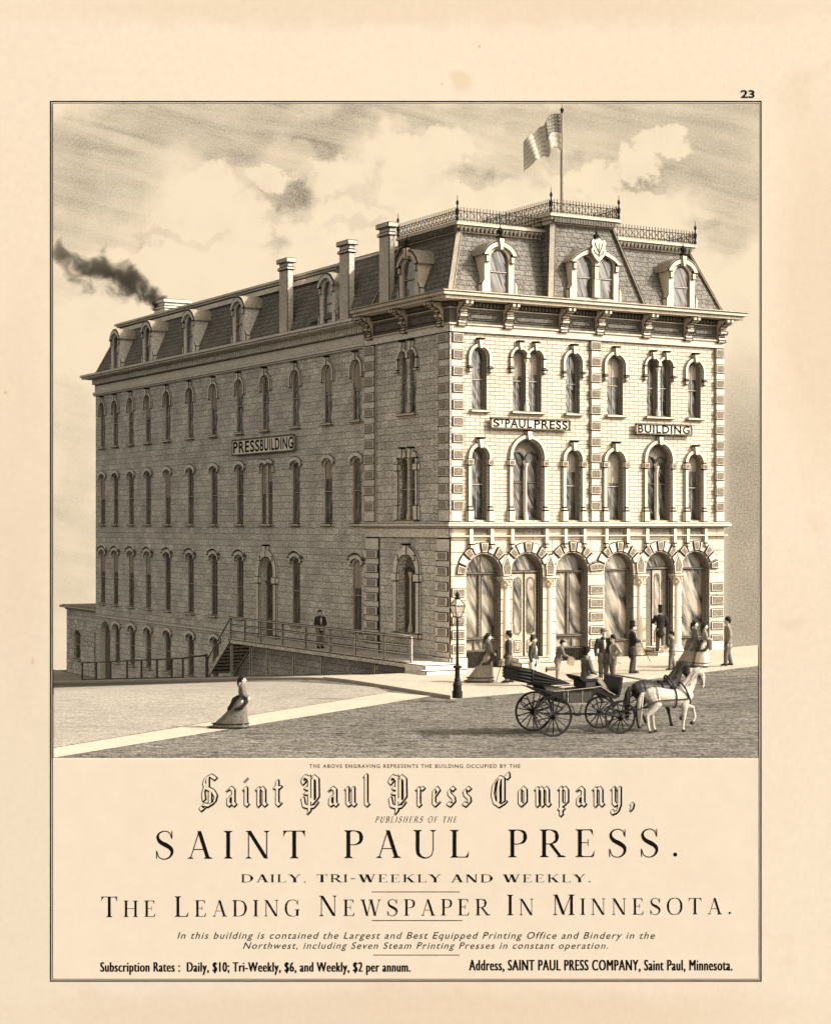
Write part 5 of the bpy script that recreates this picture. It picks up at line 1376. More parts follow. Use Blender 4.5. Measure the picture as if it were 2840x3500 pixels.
hlift = [(-.36, .80), (-.24, .62), (-.36, .43), (-.20, .22), (-.17, .15)]
hw_, hd_ = on_ground(2286, 2503)
horse('pale grey horse on the near side with one foreleg raised', hw_, -2, 'white_coat', 'white_coat', [lift, stand(-.03)], [hst(.14), hst(-.04)])
hp2 = hw_+Vector((math.cos(HEAD), math.sin(HEAD), 0))*.20+Vector((-math.sin(HEAD), math.cos(HEAD), 0))*1.25
horse('dark horse on the far side, behind the pale grey one', hp2, 5, 'dark_coat', 'hair', [stand(.10), lift], [hlift, hst(.0)], 1.34)
rn = MB(); 
base = Vector(cp)
M_ = Matrix.Rotation(HEAD, 4, 'Z')
hl_ = M_.inverted() @ (hw_-cp); h2 = M_.inverted() @ (hp2-cp)
for (hx, s) in ((hl_, -1), (h2, 1)):
    bit = (hx.x+.80*1.27, hx.y+s*.06, 1.03*1.27+hx.z); ring_ = (hx.x+.10*1.27, hx.y+s*.06, 1.02*1.27)
    rn.tube([(1.55, s*.06, 1.70), ((1.55+ring_[0])/2, s*.1+(ring_[1])/2, 1.50), ring_, bit], .012, 6)
rn.build('reins', 'leather', car, 0, local=True)
# ================================================================ smoke
m, nt, b = nodes_of('smoke'); nt.nodes.remove(b); q = NB(nt)
out = [n for n in nt.nodes if n.type == 'OUTPUT_MATERIAL'][0]
pv = q.n('ShaderNodeVolumePrincipled'); pv.inputs['Color'].default_value = (.10, .085, .065, 1); pv.inputs['Density Attribute'].default_value = ''
v = q.obj()                                           # local x runs along the plume from the chimney mouth
sx = q.n('ShaderNodeSeparateXYZ'); q.link(v, sx.inputs[0])
wob = q.n('ShaderNodeTexNoise'); q.link(q.mapped(v, (.30, .30, .30)), wob.inputs['Vector']); wob.inputs['Scale'].default_value = 1.0; wob.inputs['Detail'].default_value = 1.0
so_ = q.math('MULTIPLY', q.math('SUBTRACT', wob.outputs['Fac'], .5), q.math('MULTIPLY', sx.outputs[0], 1.0))
zz = q.math('ADD', sx.outputs[2], so_)
rad = q.math('SQRT', q.math('ADD', q.math('MULTIPLY', sx.outputs[1], sx.outputs[1]), q.math('MULTIPLY', zz, zz)))
wid = q.math('ADD', q.math('MULTIPLY', sx.outputs[0], .16), .50)
nz = q.noise(v, .85, 6.0, .62, .8)
edge = q.math('ADD', q.math('SUBTRACT', q.rng(sx.outputs[0], 0, 3.5, 1.45, 1.0), q.math('DIVIDE', rad, wid)), q.math('MULTIPLY', q.math('SUBTRACT', nz, .52), 4.2))
den = q.math('MULTIPLY', q.rng(edge, .05, 1.0, 0, 1, True), q.rng(sx.outputs[0], 0.0, 8.0, 5.0, .25))
q.link(den, pv.inputs['Density']); q.link(pv.outputs[0], out.inputs['Volume']); MATS['smoke'] = m
chx = Vector((3.8, 37.8, 19.0)); d_ch = (chx-Vector((CX, CY, 0))).dot(Vector((FX, FY, 0)))
p0, p1 = at(326/.6113, 622/.6113, d_ch), at(138/.6113, 523/.6113, d_ch)
sm = MB(); L_ = (p1-p0).length
sm.tube([(-.1, 0, 0), (L_*.25, 0, 0), (L_*.6, 0, 0), (L_*.99, 0, 0)], [.8, 1.8, 2.4, 1.2], 14)
so = sm.build('smoke', 'smoke'); so.location = p0
ax = (p1-p0).normalized(); up_ = Vector((0, 0, 1)); yy_ = up_.cross(ax).normalized(); zz_ = ax.cross(yy_)
so.rotation_euler = Matrix((ax, yy_, zz_)).transposed().to_euler()
setp(so, 'dark plume of smoke drifting left from the chimney at the far end of the wing', 'smoke', None, 'stuff')
# ================================================================ the printed sheet behind and below the scene, and the sky panel
DB = 150.0
def plane_pt(x, y, d): return at(x, y, d)
def paper_mat():
    m, nt, b = nodes_of('paper'); q = NB(nt); v = q.obj()
    big = q.rng(q.noise(v, .035, 4.0, .6), .3, .7, .0, 1.0); fine = q.rng(q.noise(v, 1.6, 4.0, .7), .3, .7, .965, 1.025)
    col = q.mix(big, PAPER1, PAPER2)
    foxing = q.rng(q.noise(v, .22, 3.0, .5), .66, .80, 0, .35)
    col = q.mix(foxing, col, (PAPER2[0]*.86, PAPER2[1]*.76, PAPER2[2]*.62))
    # old stains in the sheet
    rt = q.n('ShaderNodeVectorRotate'); rt.rotation_type = 'Z_AXIS'; q.link(v, rt.inputs['Vector']); rt.inputs['Angle'].default_value = YAW
    wn = q.n('ShaderNodeTexNoise'); q.link(v, wn.inputs['Vector']); wn.inputs['Scale'].default_value = .35; wn.inputs['Detail'].default_value = 5.0
    sb_ = q.n('ShaderNodeVectorMath', operation='SUBTRACT'); q.link(wn.outputs['Color'], sb_.inputs[0]); sb_.inputs[1].default_value = (.5, .5, .5)
    sc_ = q.n('ShaderNodeVectorMath', operation='SCALE'); q.link(sb_.outputs[0], sc_.inputs[0]); sc_.inputs['Scale'].default_value = 3.0
    ad_ = q.n('ShaderNodeVectorMath', operation='ADD'); q.link(rt.outputs[0], ad_.inputs[0]); q.link(sc_.outputs[0], ad_.inputs[1])
    k = DB/FPX; xo = CX*RX+CY*RY; st = None
    for (px, py, rx, ry, wg) in ((962, 168, 32, 26, .40), (1650, 1300, 26, 20, .22), (70, 1390, 6, 6, .5), (1003, 93, 3, 3, .9), (1705, 600, 90, 420, .30), (40, 1000, 70, 500, .22), (868, 2120, 900, 60, .30), (868, 15, 900, 45, .28), (1660, 200, 40, 60, .2), (915, 178, 3, 3, .8), (22, 830, 4, 4, .7), (300, 690, 5, 4, .4)):
        mp = q.n('ShaderNodeMapping', vector_type='TEXTURE'); q.link(ad_.outputs[0], mp.inputs[0])
        mp.inputs['Location'].default_value = (xo+(px/.6113-PCX)*k, 0, EYE-(py/.6113-HY)*k); mp.inputs['Scale'].default_value = (rx/.6113*k, 1e5, ry/.6113*k)
        ln_ = q.n('ShaderNodeVectorMath', operation='LENGTH'); q.link(mp.outputs[0], ln_.inputs[0])
        vv_ = q.math('MULTIPLY', q.rng(ln_.outputs['Value'], .45, 1.25, 1, 0, True), wg); st = vv_ if st is None else q.math('ADD', st, vv_)
    col = q.mix(q.math('MINIMUM', st, 1.0), col, (PAPER2[0]*.80, PAPER2[1]*.70, PAPER2[2]*.58))
    q.link(q.mix(1.0, col, q.gray(fine), 'MULTIPLY'), b.inputs['Base Color']); b.inputs['Roughness'].default_value = .95; b.inputs['Specular IOR Level'].default_value = .05
    MATS['paper'] = m
PAPER1, PAPER2 = (.845, .735, .60), (.825, .70, .56)
paper_mat()
pg = empty('printed_page', rd(0, D0, -13), 0, 'huge cream sheet with ruled border and rows of black title lettering around the street scene', 'printed page')
def prect(mb, x0, x1, y0, y1, d, m=0):
    mb.add([plane_pt(x0, y1, d), plane_pt(x1, y1, d), plane_pt(x1, y0, d), plane_pt(x0, y0, d)], [(0, 1, 2, 3)], m)
def pbox(mb, x0, x1, y0, y1, d, th):
    a = [plane_pt(x0, y1, d), plane_pt(x1, y1, d), plane_pt(x1, y0, d), plane_pt(x0, y0, d)]; f = Vector((FX, FY, 0))*th
    mb.add(a+[p+f for p in a], [(0, 1, 2, 3), (7, 6, 5, 4), (0, 4, 5, 1), (1, 5, 6, 2), (2, 6, 7, 3), (3, 7, 4, 0)])
b_ = MB(); pbox(b_, -700, 3540, -700, 4200, DB, .3); b_.build('paper_sheet', 'paper', pg)
b_ = MB(); pbox(b_, 181.5, 2592, 2593.5, 3346, D0-.05, .05); b_.build('caption_panel', 'paper', pg)
DL = DB-.01
b_ = MB()
for (x0, x1, y0, y1) in ((171, 2603, 343, 347.5), (179, 2595, 350.5, 352.5), (171, 2603, 3352.5, 3357), (179, 2595, 3347.5, 3349.5)): pbox(b_, x0, x1, y0, y1, DL, .02)
for (x0, x1) in ((171, 175.5), (2598.5, 2603)): pbox(b_, x0, x1, 348, 3352, DL, .02)
for (x0, x1) in ((179, 181), (2593.5, 2595.5)): pbox(b_, x0, x1, 352, 3347, DL, .02)
b_.build('border_rule', 'ink', pg)
DT = D0-.0512
b_ = MB()
for (x0, x1, y) in ((1271, 1571, 3050), (1271, 1580, 3148), (1276, 1571, 3266)): pbox(b_, x0, x1, y-1.4, y+1.4, DT, .001)
b_.build('rule', 'ink', pg)
def plain_line(s, x0, x1, y0, y1, d=None, bold=.0, space=1.0, shear=0.0, name='lettering', heavy=0.0):
    d = d or DT
    vs, fs = text_polys(s, bold, space, shear); q = fit(vs, x0, x1, -y1, -y0)
    b_ = MB()
    for i, e in enumerate((0,) if not heavy else (-heavy, 0, heavy)): b_.add([plane_pt(x+e, -y, d-.0003*i) for x, y in q], fs)
    return b_.build(name, 'ink', pg, 0, fix=False)
plain_line('23', 2531, 2579, 306, 334, DL, .03, 1.0, name='page_number')
plain_line('THE ABOVE ENGRAVING REPRESENTS THE BUILDING OCCUPIED BY THE', 1057, 1778, 2613, 2626, None, .012, 1.25)
plain_line('In this building is contained the Largest and Best Equipped Printing Office and Bindery in the', 606, 2238, 3187, 3218, None, .006, 1.2, .3)
plain_line('Northwest, including Seven Steam Printing Presses in constant operation.', 831, 2078, 3222, 3252, None, .006, 1.2, .3)
plain_line('Subscription Rates :  Daily, $10; Tri-Weekly, $6, and Weekly, $2 per annum.', 344, 1402, 3290, 3334, None, 0, 1.12, heavy=1.7)
plain_line('Address, SAINT PAUL PRESS COMPANY, Saint Paul, Minnesota.', 1604, 2502, 3282, 3325, None, 0, 1.12, heavy=1.7)
# Roman capitals drawn stroke by stroke (thick and thin, bracketed serifs); unit cap height
TK, TN, SF = .135, .036, .030
def ribbon(pts, ws, n=7):
    # smooth ribbon through the points with varying pen width
    P_ = []; W_ = []
    k = len(pts)
    for i in range(k-1):
        p0, p1, p2, p3 = pts[max(i-1, 0)], pts[i], pts[i+1], pts[min(i+2, k-1)]
        for j in range(n):
            t = j/n; t2, t3 = t*t, t*t*t
            P_.append(tuple(.5*(2*p1[a]+(p2[a]-p0[a])*t+(2*p0[a]-5*p1[a]+4*p2[a]-p3[a])*t2+(3*p1[a]-p0[a]-3*p2[a]+p3[a])*t3) for a in (0, 1)))
            W_.append(ws[i]+(ws[i+1]-ws[i])*(3*t2-2*t3))
    P_.append(pts[-1]); W_.append(ws[-1])
    L_, R_ = [], []
    for i, p in enumerate(P_):
        a, b = P_[max(i-1, 0)], P_[min(i+1, len(P_)-1)]; dx, dy = b[0]-a[0], b[1]-a[1]; l = math.hypot(dx, dy) or 1
        L_.append((p[0]-dy/l*W_[i]/2, p[1]+dx/l*W_[i]/2)); R_.append((p[0]+dy/l*W_[i]/2, p[1]-dx/l*W_[i]/2))
    return [[L_[i], L_[i+1], R_[i+1], R_[i]] for i in range(len(P_)-1)]
def bar_(x0, x1, y, t): return [[(x0, y), (x1, y), (x1, y+t), (x0, y+t)]]
def dg(x0, y0, x1, y1, w): return [[(x0-w/2, y0), (x0+w/2, y0), (x1+w/2, y1), (x1-w/2, y1)]]
def serif(x, y, w, up, tk=SF):
    h = w/2+.085; s = 1 if up else -1
    return [[(x-h, y), (x+h, y), (x+h, y+s*tk*.6), (x+w/2, y+s*.07), (x-w/2, y+s*.07), (x-h, y+s*tk*.6)]]
def stem(x, w=TK, y0=0, y1=1, a=True, b=True):
    r = dg(x, y0, x, y1, w)
    if a: r += serif(x, y0, w, True)
    if b: r += serif(x, y1, w, False)
    return r
def tick(x, y0, y1, d): return [[(x, y0), (x+d*.02, y1), (x-d*.045, y0+(y1-y0)*.35), (x-d*.10, y0)]]
def rom(c):
    if c == 'I': return .32, stem(.16)
    if c == 'T': return .84, stem(.42, TK, 0, .99, True, False)+bar_(.03, .81, .965, .035)+tick(.05, .965, .76, -1)+tick(.79, .965, .76, 1)
    if c == 'L': return .74, stem(.19)+bar_(.19, .66, 0, .035)+tick(.68, .035, .25, 1)
    if c in 'EF': 
        r = stem(.19)+bar_(.19, .62, .965, .035)+tick(.64, .965, .77, 1)+bar_(.19, .48, .50, .032)+[[(.46, .40), (.49, .40), (.49, .64), (.46, .64)]]
        if c == 'E': r += bar_(.19, .66, 0, .035)+tick(.69, .035, .25, 1)
        return (.76 if c == 'E' else .68), r
    if c == 'H': return .95, stem(.19)+stem(.76)+bar_(.19, .76, .50, .034)
    if c == 'N': return .95, stem(.16, TN)+stem(.80, TN, 0, 1, False, True)+dg(.17, 1, .78, 0, TK*1.1)
    if c == 'M': return 1.12, stem(.16, TN)+dg(.20, 1, .56, .02, TK)+dg(.54, .02, .92, 1, TN)+stem(.94, TK)
    if c == 'A': return .92, dg(.15, 0, .46, 1, TN)+dg(.77, 0, .46, 1, TK)+bar_(.25, .66, .32, .034)+serif(.15, 0, TN, True)+serif(.77, 0, TK, True)
    if c == 'V': return .9, dg(.15, 1, .46, 0, TK)+dg(.76, 1, .46, 0, TN)+serif(.15, 1, TK, False)+serif(.76, 1, TN, False)
    if c == 'W': return 1.28, dg(.15, 1, .42, 0, TK)+dg(.64, 1, .42, 0, TN)+dg(.64, 1, .90, 0, TK)+dg(1.15, 1, .90, 0, TN)+serif(.15, 1, TK, False)+serif(.64, 1, TK, False)+serif(1.15, 1, TN, False)
    if c == 'Y': return .9, dg(.15, 1, .46, .46, TK)+dg(.78, 1, .46, .46, TN)+stem(.46, TK, 0, .5, True, False)+serif(.15, 1, TK, False)+serif(.78, 1, TN, False)
    if c == 'K': return .92, stem(.19)+dg(.28, .46, .74, 1, TN)+dg(.76, 0, .40, .60, TK)+serif(.74, 1, TN, False)+serif(.76, 0, TK, True)
    if c in 'PRB':
        r = stem(.19)+ribbon([(.19, .982), (.42, .98), (.60, .90), (.64, .74), (.60, .58), (.42, .485), (.19, .482)], [TN, TN, .10, TK, .10, TN, TN])
        if c == 'R': r += dg(.78, 0, .42, .48, TK)+serif(.80, 0, TK, True)
        if c == 'B': r += ribbon([(.19, .482), (.48, .485), (.66, .40), (.70, .25), (.66, .10), (.45, .02), (.19, .018)], [TN, TN, .10, TK*1.05, .10, TN, TN])
        return (.72 if c == 'P' else .86 if c == 'R' else .80), r
    if c == 'D': return .98, stem(.19)+ribbon([(.19, .982), (.45, .975), (.72, .85), (.83, .5), (.72, .15), (.45, .025), (.19, .018)], [TN, TN, .09, TK*1.1, .09, TN, TN])
    if c == 'U': return .9, stem(.19, TK, .28, 1, False)+stem(.74, TN, .28, 1, False)+ribbon([(.19, .32), (.22, .14), (.36, .02), (.52, .0), (.68, .10), (.74, .32)], [TK, TK*.9, .07, TN*1.2, TN, TN])
    if c == 'O': return 1.02, ribbon([(.51, 1.01), (.26, .93), (.13, .70), (.11, .5), (.13, .30), (.26, .07), (.51, -.01), (.76, .07), (.89, .30), (.91, .5), (.89, .70), (.76, .93), (.51, 1.01)], [TN, .075, .12, TK, .12, .075, TN, .075, .12, TK, .12, .075, TN])
    if c in 'CG':
        r = ribbon([(.80, .76), (.70, .95), (.50, 1.0), (.26, .92), (.13, .70), (.11, .5), (.13, .30), (.26, .08), (.52, 0), (.72, .06), (.82, .26)], [TN, TN, TN, .075, .12, TK, .12, .075, TN, TN, TN])+[[(.80, .70), (.84, .70), (.84, 1.0), (.80, 1.0)]]
        if c == 'G': r += stem(.80, TK, .02, .42, False, True)
        return .98, r
    if c == 'S': return .72, ribbon([(.60, .76), (.54, .93), (.36, 1.0), (.17, .92), (.12, .76), (.22, .60), (.40, .50), (.57, .38), (.62, .22), (.52, .05), (.33, -.01), (.16, .07), (.09, .26)], [TN, TN, TN, .06, .10, .14, .16, .14, .10, .06, TN, TN, TN])+[[(.60, .72), (.635, .72), (.635, 1.0), (.60, 1.0)], [(.06, 0), (.095, 0), (.095, .29), (.06, .29)]]
    if c == '.': return .30, [[(.15+.075*math.cos(i*math.pi/5), .075+.075*math.sin(i*math.pi/5)) for i in range(10)]]
    if c == ',': return .30, [[(.15+.06*math.cos(i*math.pi/5), .07+.06*math.sin(i*math.pi/5)) for i in range(10)], [(.20, .07), (.21, .02), (.12, -.16), (.10, -.14)]]
    if c == '-': return .5, bar_(.08, .42, .40, .10)
    return .45, []
def roman_line(s, x0, x1, ytop, ybase, track=.25, word=.7, small=None, xs=1.0, shear=0.0, lift_=0.0):
    items = []; x = 0; first = True
    for ch in s:
        if ch == ' ': x += word; first = True; continue
        k = 1.0 if (small is None or first) else small
        w, polys = rom(ch); items.append((x, k, polys)); x += (w*k+track)*1.0; first = False
        last = w*k
    total = x-track
    sc = (x1-x0)/total; h = ybase-ytop
    b_ = MB(); z = 0
    for x_, k, polys in items:
        for p in polys:
            z += 1; d = DT-.0002*(z % 9)
            b_.add([plane_pt(x0+(x_+u*k)*sc+v*k*h*shear, ybase-v*k*h-lift_*(x_/total), d) for u, v in p], [tuple(range(len(p)))])
    b_.build('lettering', 'ink', pg, 0, fix=False)
roman_line('SAINT PAUL PRESS.', 528, 2322, 2842, 2937, .40, .90, lift_=8)
roman_line('THE LEADING NEWSPAPER IN MINNESOTA.', 344, 2502, 3066, 3136, .24, .62, .80, lift_=10)
TKs, TNs = TK, TN
TK, TN, SF = .20, .07, .06
roman_line('DAILY, TRI-WEEKLY AND WEEKLY.', 822, 2022, 2990, 3017, .14, .55)
TK, TN, SF = .17, .10, .08
roman_line('PUBLISHERS OF THE', 1281, 1560, 2792, 2812, .30, .8, shear=.28)
TK, TN, SF = TKs, TNs, .03
# black letter title: broad-pen strokes, open (paper showing inside an ink outline)
BL = {
 'a': (.78, [[(.12, .86), (.32, .98), (.52, .86), (.52, .12), (.66, .02)], [(.52, .56), (.18, .44), (.16, .12), (.30, .02), (.50, .16)]]),
 'i': (.50, [[(.10, .90), (.24, .96), (.24, .10), (.38, .02)], [(.20, 1.38), (.28, 1.44)]]),
 'n': (.92, [[(.10, .90), (.24, .96), (.24, .06), (.30, .0)], [(.26, .84), (.50, .98), (.64, .84), (.64, .12), (.78, .02)]]),
 'm': (1.3, [[(.10, .90), (.24, .96), (.24, .06), (.30, .0)], [(.26, .84), (.48, .98), (.60, .84), (.60, .06), (.66, .0)], [(.62, .84), (.84, .98), (.98, .84), (.98, .12), (1.12, .02)]]),
 't': (.62, [[(.26, 1.36), (.26, .14), (.40, .02), (.50, .08)], [(.06, 1.0), (.52, 1.0)]]),
 'u': (.92, [[(.10, .92), (.22, .98), (.22, .16), (.38, .02), (.60, .16)], [(.52, .92), (.64, .98), (.64, .12), (.78, .02)]]),
 'l': (.50, [[(.14, 1.62), (.24, 1.68), (.24, .12), (.38, .02)]]),
 'r': (.70, [[(.10, .90), (.24, .96), (.24, .08), (.34, .0)], [(.26, .84), (.46, .98), (.58, .90)]]),
 'e': (.70, [[(.24, .84), (.22, .16), (.38, .02), (.58, .14)], [(.24, .84), (.42, .98), (.58, .80), (.26, .46)]]),
 's': (.72, [[(.58, .88), (.40, .98), (.20, .82), (.26, .60), (.52, .42), (.56, .18), (.38, .02), (.14, .12)]]),
 'o': (.84, [[(.22, .84), (.22, .16), (.40, .02), (.62, .16), (.62, .84), (.44, .98), (.22, .84)]]),
 'p': (.90, [[(.10, .92), (.24, .98), (.24, -.46), (.30, -.52)], [(.26, .84), (.50, .98), (.66, .84), (.66, .16), (.44, .02), (.24, .12)], [(.10, -.16), (.42, -.22)]]),
 'y': (.92, [[(.10, .92), (.22, .98), (.22, .16), (.38, .02), (.60, .14)], [(.52, .92), (.64, .98), (.64, .0), (.48, -.34), (.18, -.42), (.08, -.28)]]),
 ',': (.40, [[(.18, .10), (.26, .02), (.16, -.24)]]),
 'S': (1.55, [[(1.20, 1.48), (.86, 1.66), (.46, 1.50), (.36, 1.20), (.56, .96), (1.02, .80), (1.22, .52), (1.10, .18), (.70, .0), (.34, .06), (.10, -.10), (.22, -.24), (.40, -.14)], [(.62, 1.52), (.62, .98)], [(.80, .80), (.80, .12)], [(.46, 1.10), (.30, .70), (.36, .30)]]),
 'P': (1.55, [[(.62, 1.60), (.62, -.30), (.56, -.40)], [(.86, 1.48), (.86, .10)], [(.10, 1.36), (.24, 1.62), (.48, 1.56), (.62, 1.44), (.92, 1.62), (1.20, 1.44), (1.22, .44), (.98, .20), (.66, .34)], [(.10, 1.36), (.22, 1.22), (.30, 1.34)], [(.34, .98), (.56, .92)], [(.30, .70), (.56, .66)], [(.12, .42), (.22, .0), (.62, -.10), (1.02, -.04), (1.18, .14)]]),
 'C': (1.50, [[(1.30, 1.52), (1.10, 1.64), (.92, 1.50), (.60, 1.56), (.26, 1.16), (.16, .60), (.30, .18), (.70, -.02), (1.12, .18)], [(.66, 1.46), (.56, .9), (.58, .14)], [(.92, 1.46), (.92, .22)], [(1.30, 1.52), (1.26, 1.78)]]),
}
def nibseg(a, b, w, t):
    # hull of a slanted pen nib swept from a to b
    ca, sa = math.cos(math.radians(38)), math.sin(math.radians(38))
    nib = [(w*ca-t*sa*-1, w*sa+t*ca*-1), (w*ca-t*sa, w*sa+t*ca), (-w*ca-t*sa, -w*sa+t*ca), (-w*ca+t*sa, -w*sa-t*ca)]
    pts = [(p[0]+n_[0], p[1]+n_[1]) for p in (a, b) for n_ in nib]
    pts = sorted(set(pts)); 
    def half(ps):
        h = []
        for p in ps:
            while len(h) >= 2 and (h[-1][0]-h[-2][0])*(p[1]-h[-2][1])-(h[-1][1]-h[-2][1])*(p[0]-h[-2][0]) <= 0: h.pop()
            h.append(p)
        return h
    lo_, up_ = half(pts), half(pts[::-1]); return lo_[:-1]+up_[:-1]
def black_line(s, x0, x1, ybase, xh):
    x = 0; items = []
    for ch in s:
        if ch == ' ': x += .95; continue
        w, st = BL[ch]; items.append((x, st)); x += w+.42
    sc = (x1-x0)/(x-.42); ink = MB(); fill = MB(); sh = MB(); z = 0
    for x_, st in items:
        for line in st:
            pts = [line[0]]
            for a, b in zip(line, line[1:]): pts.append(b)
            thin = 1.0
            for a, b in zip(pts, pts[1:]):
                z += 1
                for mb, w, t, d, ox, oy in ((ink, .155, .030, DT-.0002*(z % 9), .0, .0), (ink, .15, .03, DT-.002-.0002*(z % 9), .075, -.05), (fill, .098, .004, DT-.0045-.0002*(z % 9), 0, 0)):
                    p = nibseg(a, b, w, t); mb.add([plane_pt(x0+(x_+u+ox)*sc, ybase-(v+oy)*xh, d) for u, v in p], [tuple(range(len(p)))])
    o = ink.build('title_lettering', 'ink', pg, 0, fix=False); fill.build('letter_face', 'paper', o, 0, fix=False)
black_line('Saint Paul Press Company,', 680, 2168, 2754, 62)
# ---------------------------------------------------------------- sky: a great backdrop with drifting grey cloud
def sky_mat():
    m, nt, b = nodes_of('sky'); q = NB(nt); v = q.obj()          # local x = across, z = up, metres
    warp = q.n('ShaderNodeTexNoise'); q.link(v, warp.inputs['Vector']); warp.inputs['Scale'].default_value = .16; warp.inputs['Detail'].default_value = 5.0; warp.inputs['Roughness'].default_value = .6
    sub = q.n('ShaderNodeVectorMath', operation='SUBTRACT'); q.link(warp.outputs['Color'], sub.inputs[0]); sub.inputs[1].default_value = (.5, .5, .5)
    scl = q.n('ShaderNodeVectorMath', operation='SCALE'); q.link(sub.outputs[0], scl.inputs[0]); scl.inputs['Scale'].default_value = 11.0
    add = q.n('ShaderNodeVectorMath', operation='ADD'); q.link(v, add.inputs[0]); q.link(scl.outputs[0], add.inputs[1])
    cur = [add.outputs[0]]
    def blob(px, py, rx, ry, rot=0.0, lo=.55, hi=1.15, wv=None):
        k = DB/FPX; cx_, cz_ = (px/.6113-PCX)*k, -(py/.6113-HY)*k
        mp = q.n('ShaderNodeMapping', vector_type='TEXTURE'); q.link(cur[0], mp.inputs[0])
        mp.inputs['Location'].default_value = (cx_, 0, cz_); mp.inputs['Rotation'].default_value = (0, math.radians(rot), 0)
        mp.inputs['Scale'].default_value = (rx/.6113*k, 1000, ry/.6113*k)
        ln_ = q.n('ShaderNodeVectorMath', operation='LENGTH'); q.link(mp.outputs[0], ln_.inputs[0])
        return q.rng(ln_.outputs['Value'], lo, hi, 1, 0, True)
    w2 = q.n('ShaderNodeTexNoise'); q.link(v, w2.inputs['Vector']); w2.inputs['Scale'].default_value = .34; w2.inputs['Detail'].default_value = 6.0; w2.inputs['Roughness'].default_value = .58
    s2 = q.n('ShaderNodeVectorMath', operation='SUBTRACT'); q.link(w2.outputs['Color'], s2.inputs[0]); s2.inputs[1].default_value = (.5, .5, .5)
    c2 = q.n('ShaderNodeVectorMath', operation='SCALE'); q.link(s2.outputs[0], c2.inputs[0]); c2.inputs['Scale'].default_value = 6.5
    a2 = q.n('ShaderNodeVectorMath', operation='ADD'); q.link(v, a2.inputs[0]); q.link(c2.outputs[0], a2.inputs[1])
    fine_v = a2.outputs[0]
    tone = None
    for (px, py, rx, ry, rot, wgt, lo, hi) in SKYB:
        val = q.math('MULTIPLY', blob(px, py, rx, ry, rot, lo, hi), wgt*1.18); tone = val if tone is None else q.math('ADD', tone, val)
    sp = q.n('ShaderNodeVectorRotate'); sp.rotation_type = 'Y_AXIS'; q.link(v, sp.inputs['Vector']); sp.inputs['Angle'].default_value = math.radians(-14)
    wis = q.rng(q.noise(q.mapped(sp.outputs[0], (.07, 1, .55)), 1.0, 5.0, .62, .5), .40, .66, .60, 1.25)
    tone = q.math('MULTIPLY', tone, wis)
    cur[0] = fine_v                                       # bright heaped clouds with crisp, billowing edges in front of the grey
    white = None
    for (px, py, rx, ry) in CUMULI:
        val = blob(px, py, rx, ry, 0, .70, 1.02); white = val if white is None else q.math('MAXIMUM', white, val)
    tone = q.math('MULTIPLY', tone, q.math('SUBTRACT', 1.0, q.math('MULTIPLY', white, .92)))
    under = None
    for (px, py, rx, ry, wgt) in UNDER:
        val = q.math('MULTIPLY', blob(px, py, rx, ry, 0, .45, 1.1), wgt*1.35); under = val if under is None else q.math('ADD', under, val)
    tone = q.math('ADD', tone, under)
    sz_ = q.n('ShaderNodeSeparateXYZ'); q.link(v, sz_.inputs[0])
    kk = DB/FPX; band = q.math('MULTIPLY', q.rng(sz_.outputs[0], (1490/.6113-PCX)*kk, (1530/.6113-PCX)*kk, 0, 1, True), q.rng(sz_.outputs[2], -(960/.6113-HY)*kk, -(660/.6113-HY)*kk, 1, 0, True))
    tone = q.math('MAXIMUM', tone, q.math('MULTIPLY', band, .52))
    tone = q.math('ADD', tone, q.rng(q.noise(v, .3, 5.0, .6), .35, .7, -.04, .07))
    grain = q.rng(q.noise(v, 8.0, 2.0, .8), .36, .64, -1, 1)
    tone = q.math('ADD', tone, q.math('MULTIPLY', grain, q.math('ADD', q.math('MULTIPLY', q.math('MAXIMUM', tone, 0.0), .38), .02)), None, True)
    q.link(q.mix(q.math('MINIMUM', tone, 1.0, None, True), (.81, .71, .56), (.10, .09, .075)), b.inputs['Base Color'])
    b.inputs['Roughness'].default_value = 1.0; b.inputs['Specular IOR Level'].default_value = 0
    MATS['sky'] = m
SKYB = [  # page px, page py, radius x, radius y, tilt, tone, inner, outer
 (330, 260, 520, 75, -5, .34, .3, 1.2), (150, 400, 240, 100, -12, .34, .3, 1.2), (560, 310, 240, 70, -8, .22, .3, 1.2), (200, 520, 150, 60, -14, .14, .3, 1.2),
 (880, 245, 360, 60, 0, .30, .3, 1.2), (1040, 350, 150, 60, -8, .26, .3, 1.2), (1400, 280, 320, 150, 0, .34, .3, 1.2), (1540, 440, 130, 110, 0, .26, .3, 1.2), (1300, 400, 200, 70, -20, .20, .3, 1.2),
 (600, 420, 110, 85, 0, .30, .4, 1.15), (760, 400, 130, 70, 0, .16, .3, 1.2), (140, 900, 90, 240, 0, .10, .3, 1.2), (150, 1150, 140, 160, 0, .13, .3, 1.2),
 (180, 600, 120, 60, 0, .12, .3, 1.2)]
CUMULI = [(430, 400, 78, 58), (400, 470, 100, 66), (500, 470, 110, 70), (560, 370, 60, 36), (690, 370, 62, 46), (700, 470, 150, 60), (860, 330, 66, 50), (930, 300, 64, 44), (880, 400, 110, 60), (1010, 420, 130, 40),
 (1230, 380, 80, 42), (1330, 345, 66, 40), (1380, 300, 60, 30), (1300, 430, 110, 40), (1540, 600, 70, 50), (330, 560, 200, 60), (170, 720, 120, 110)]
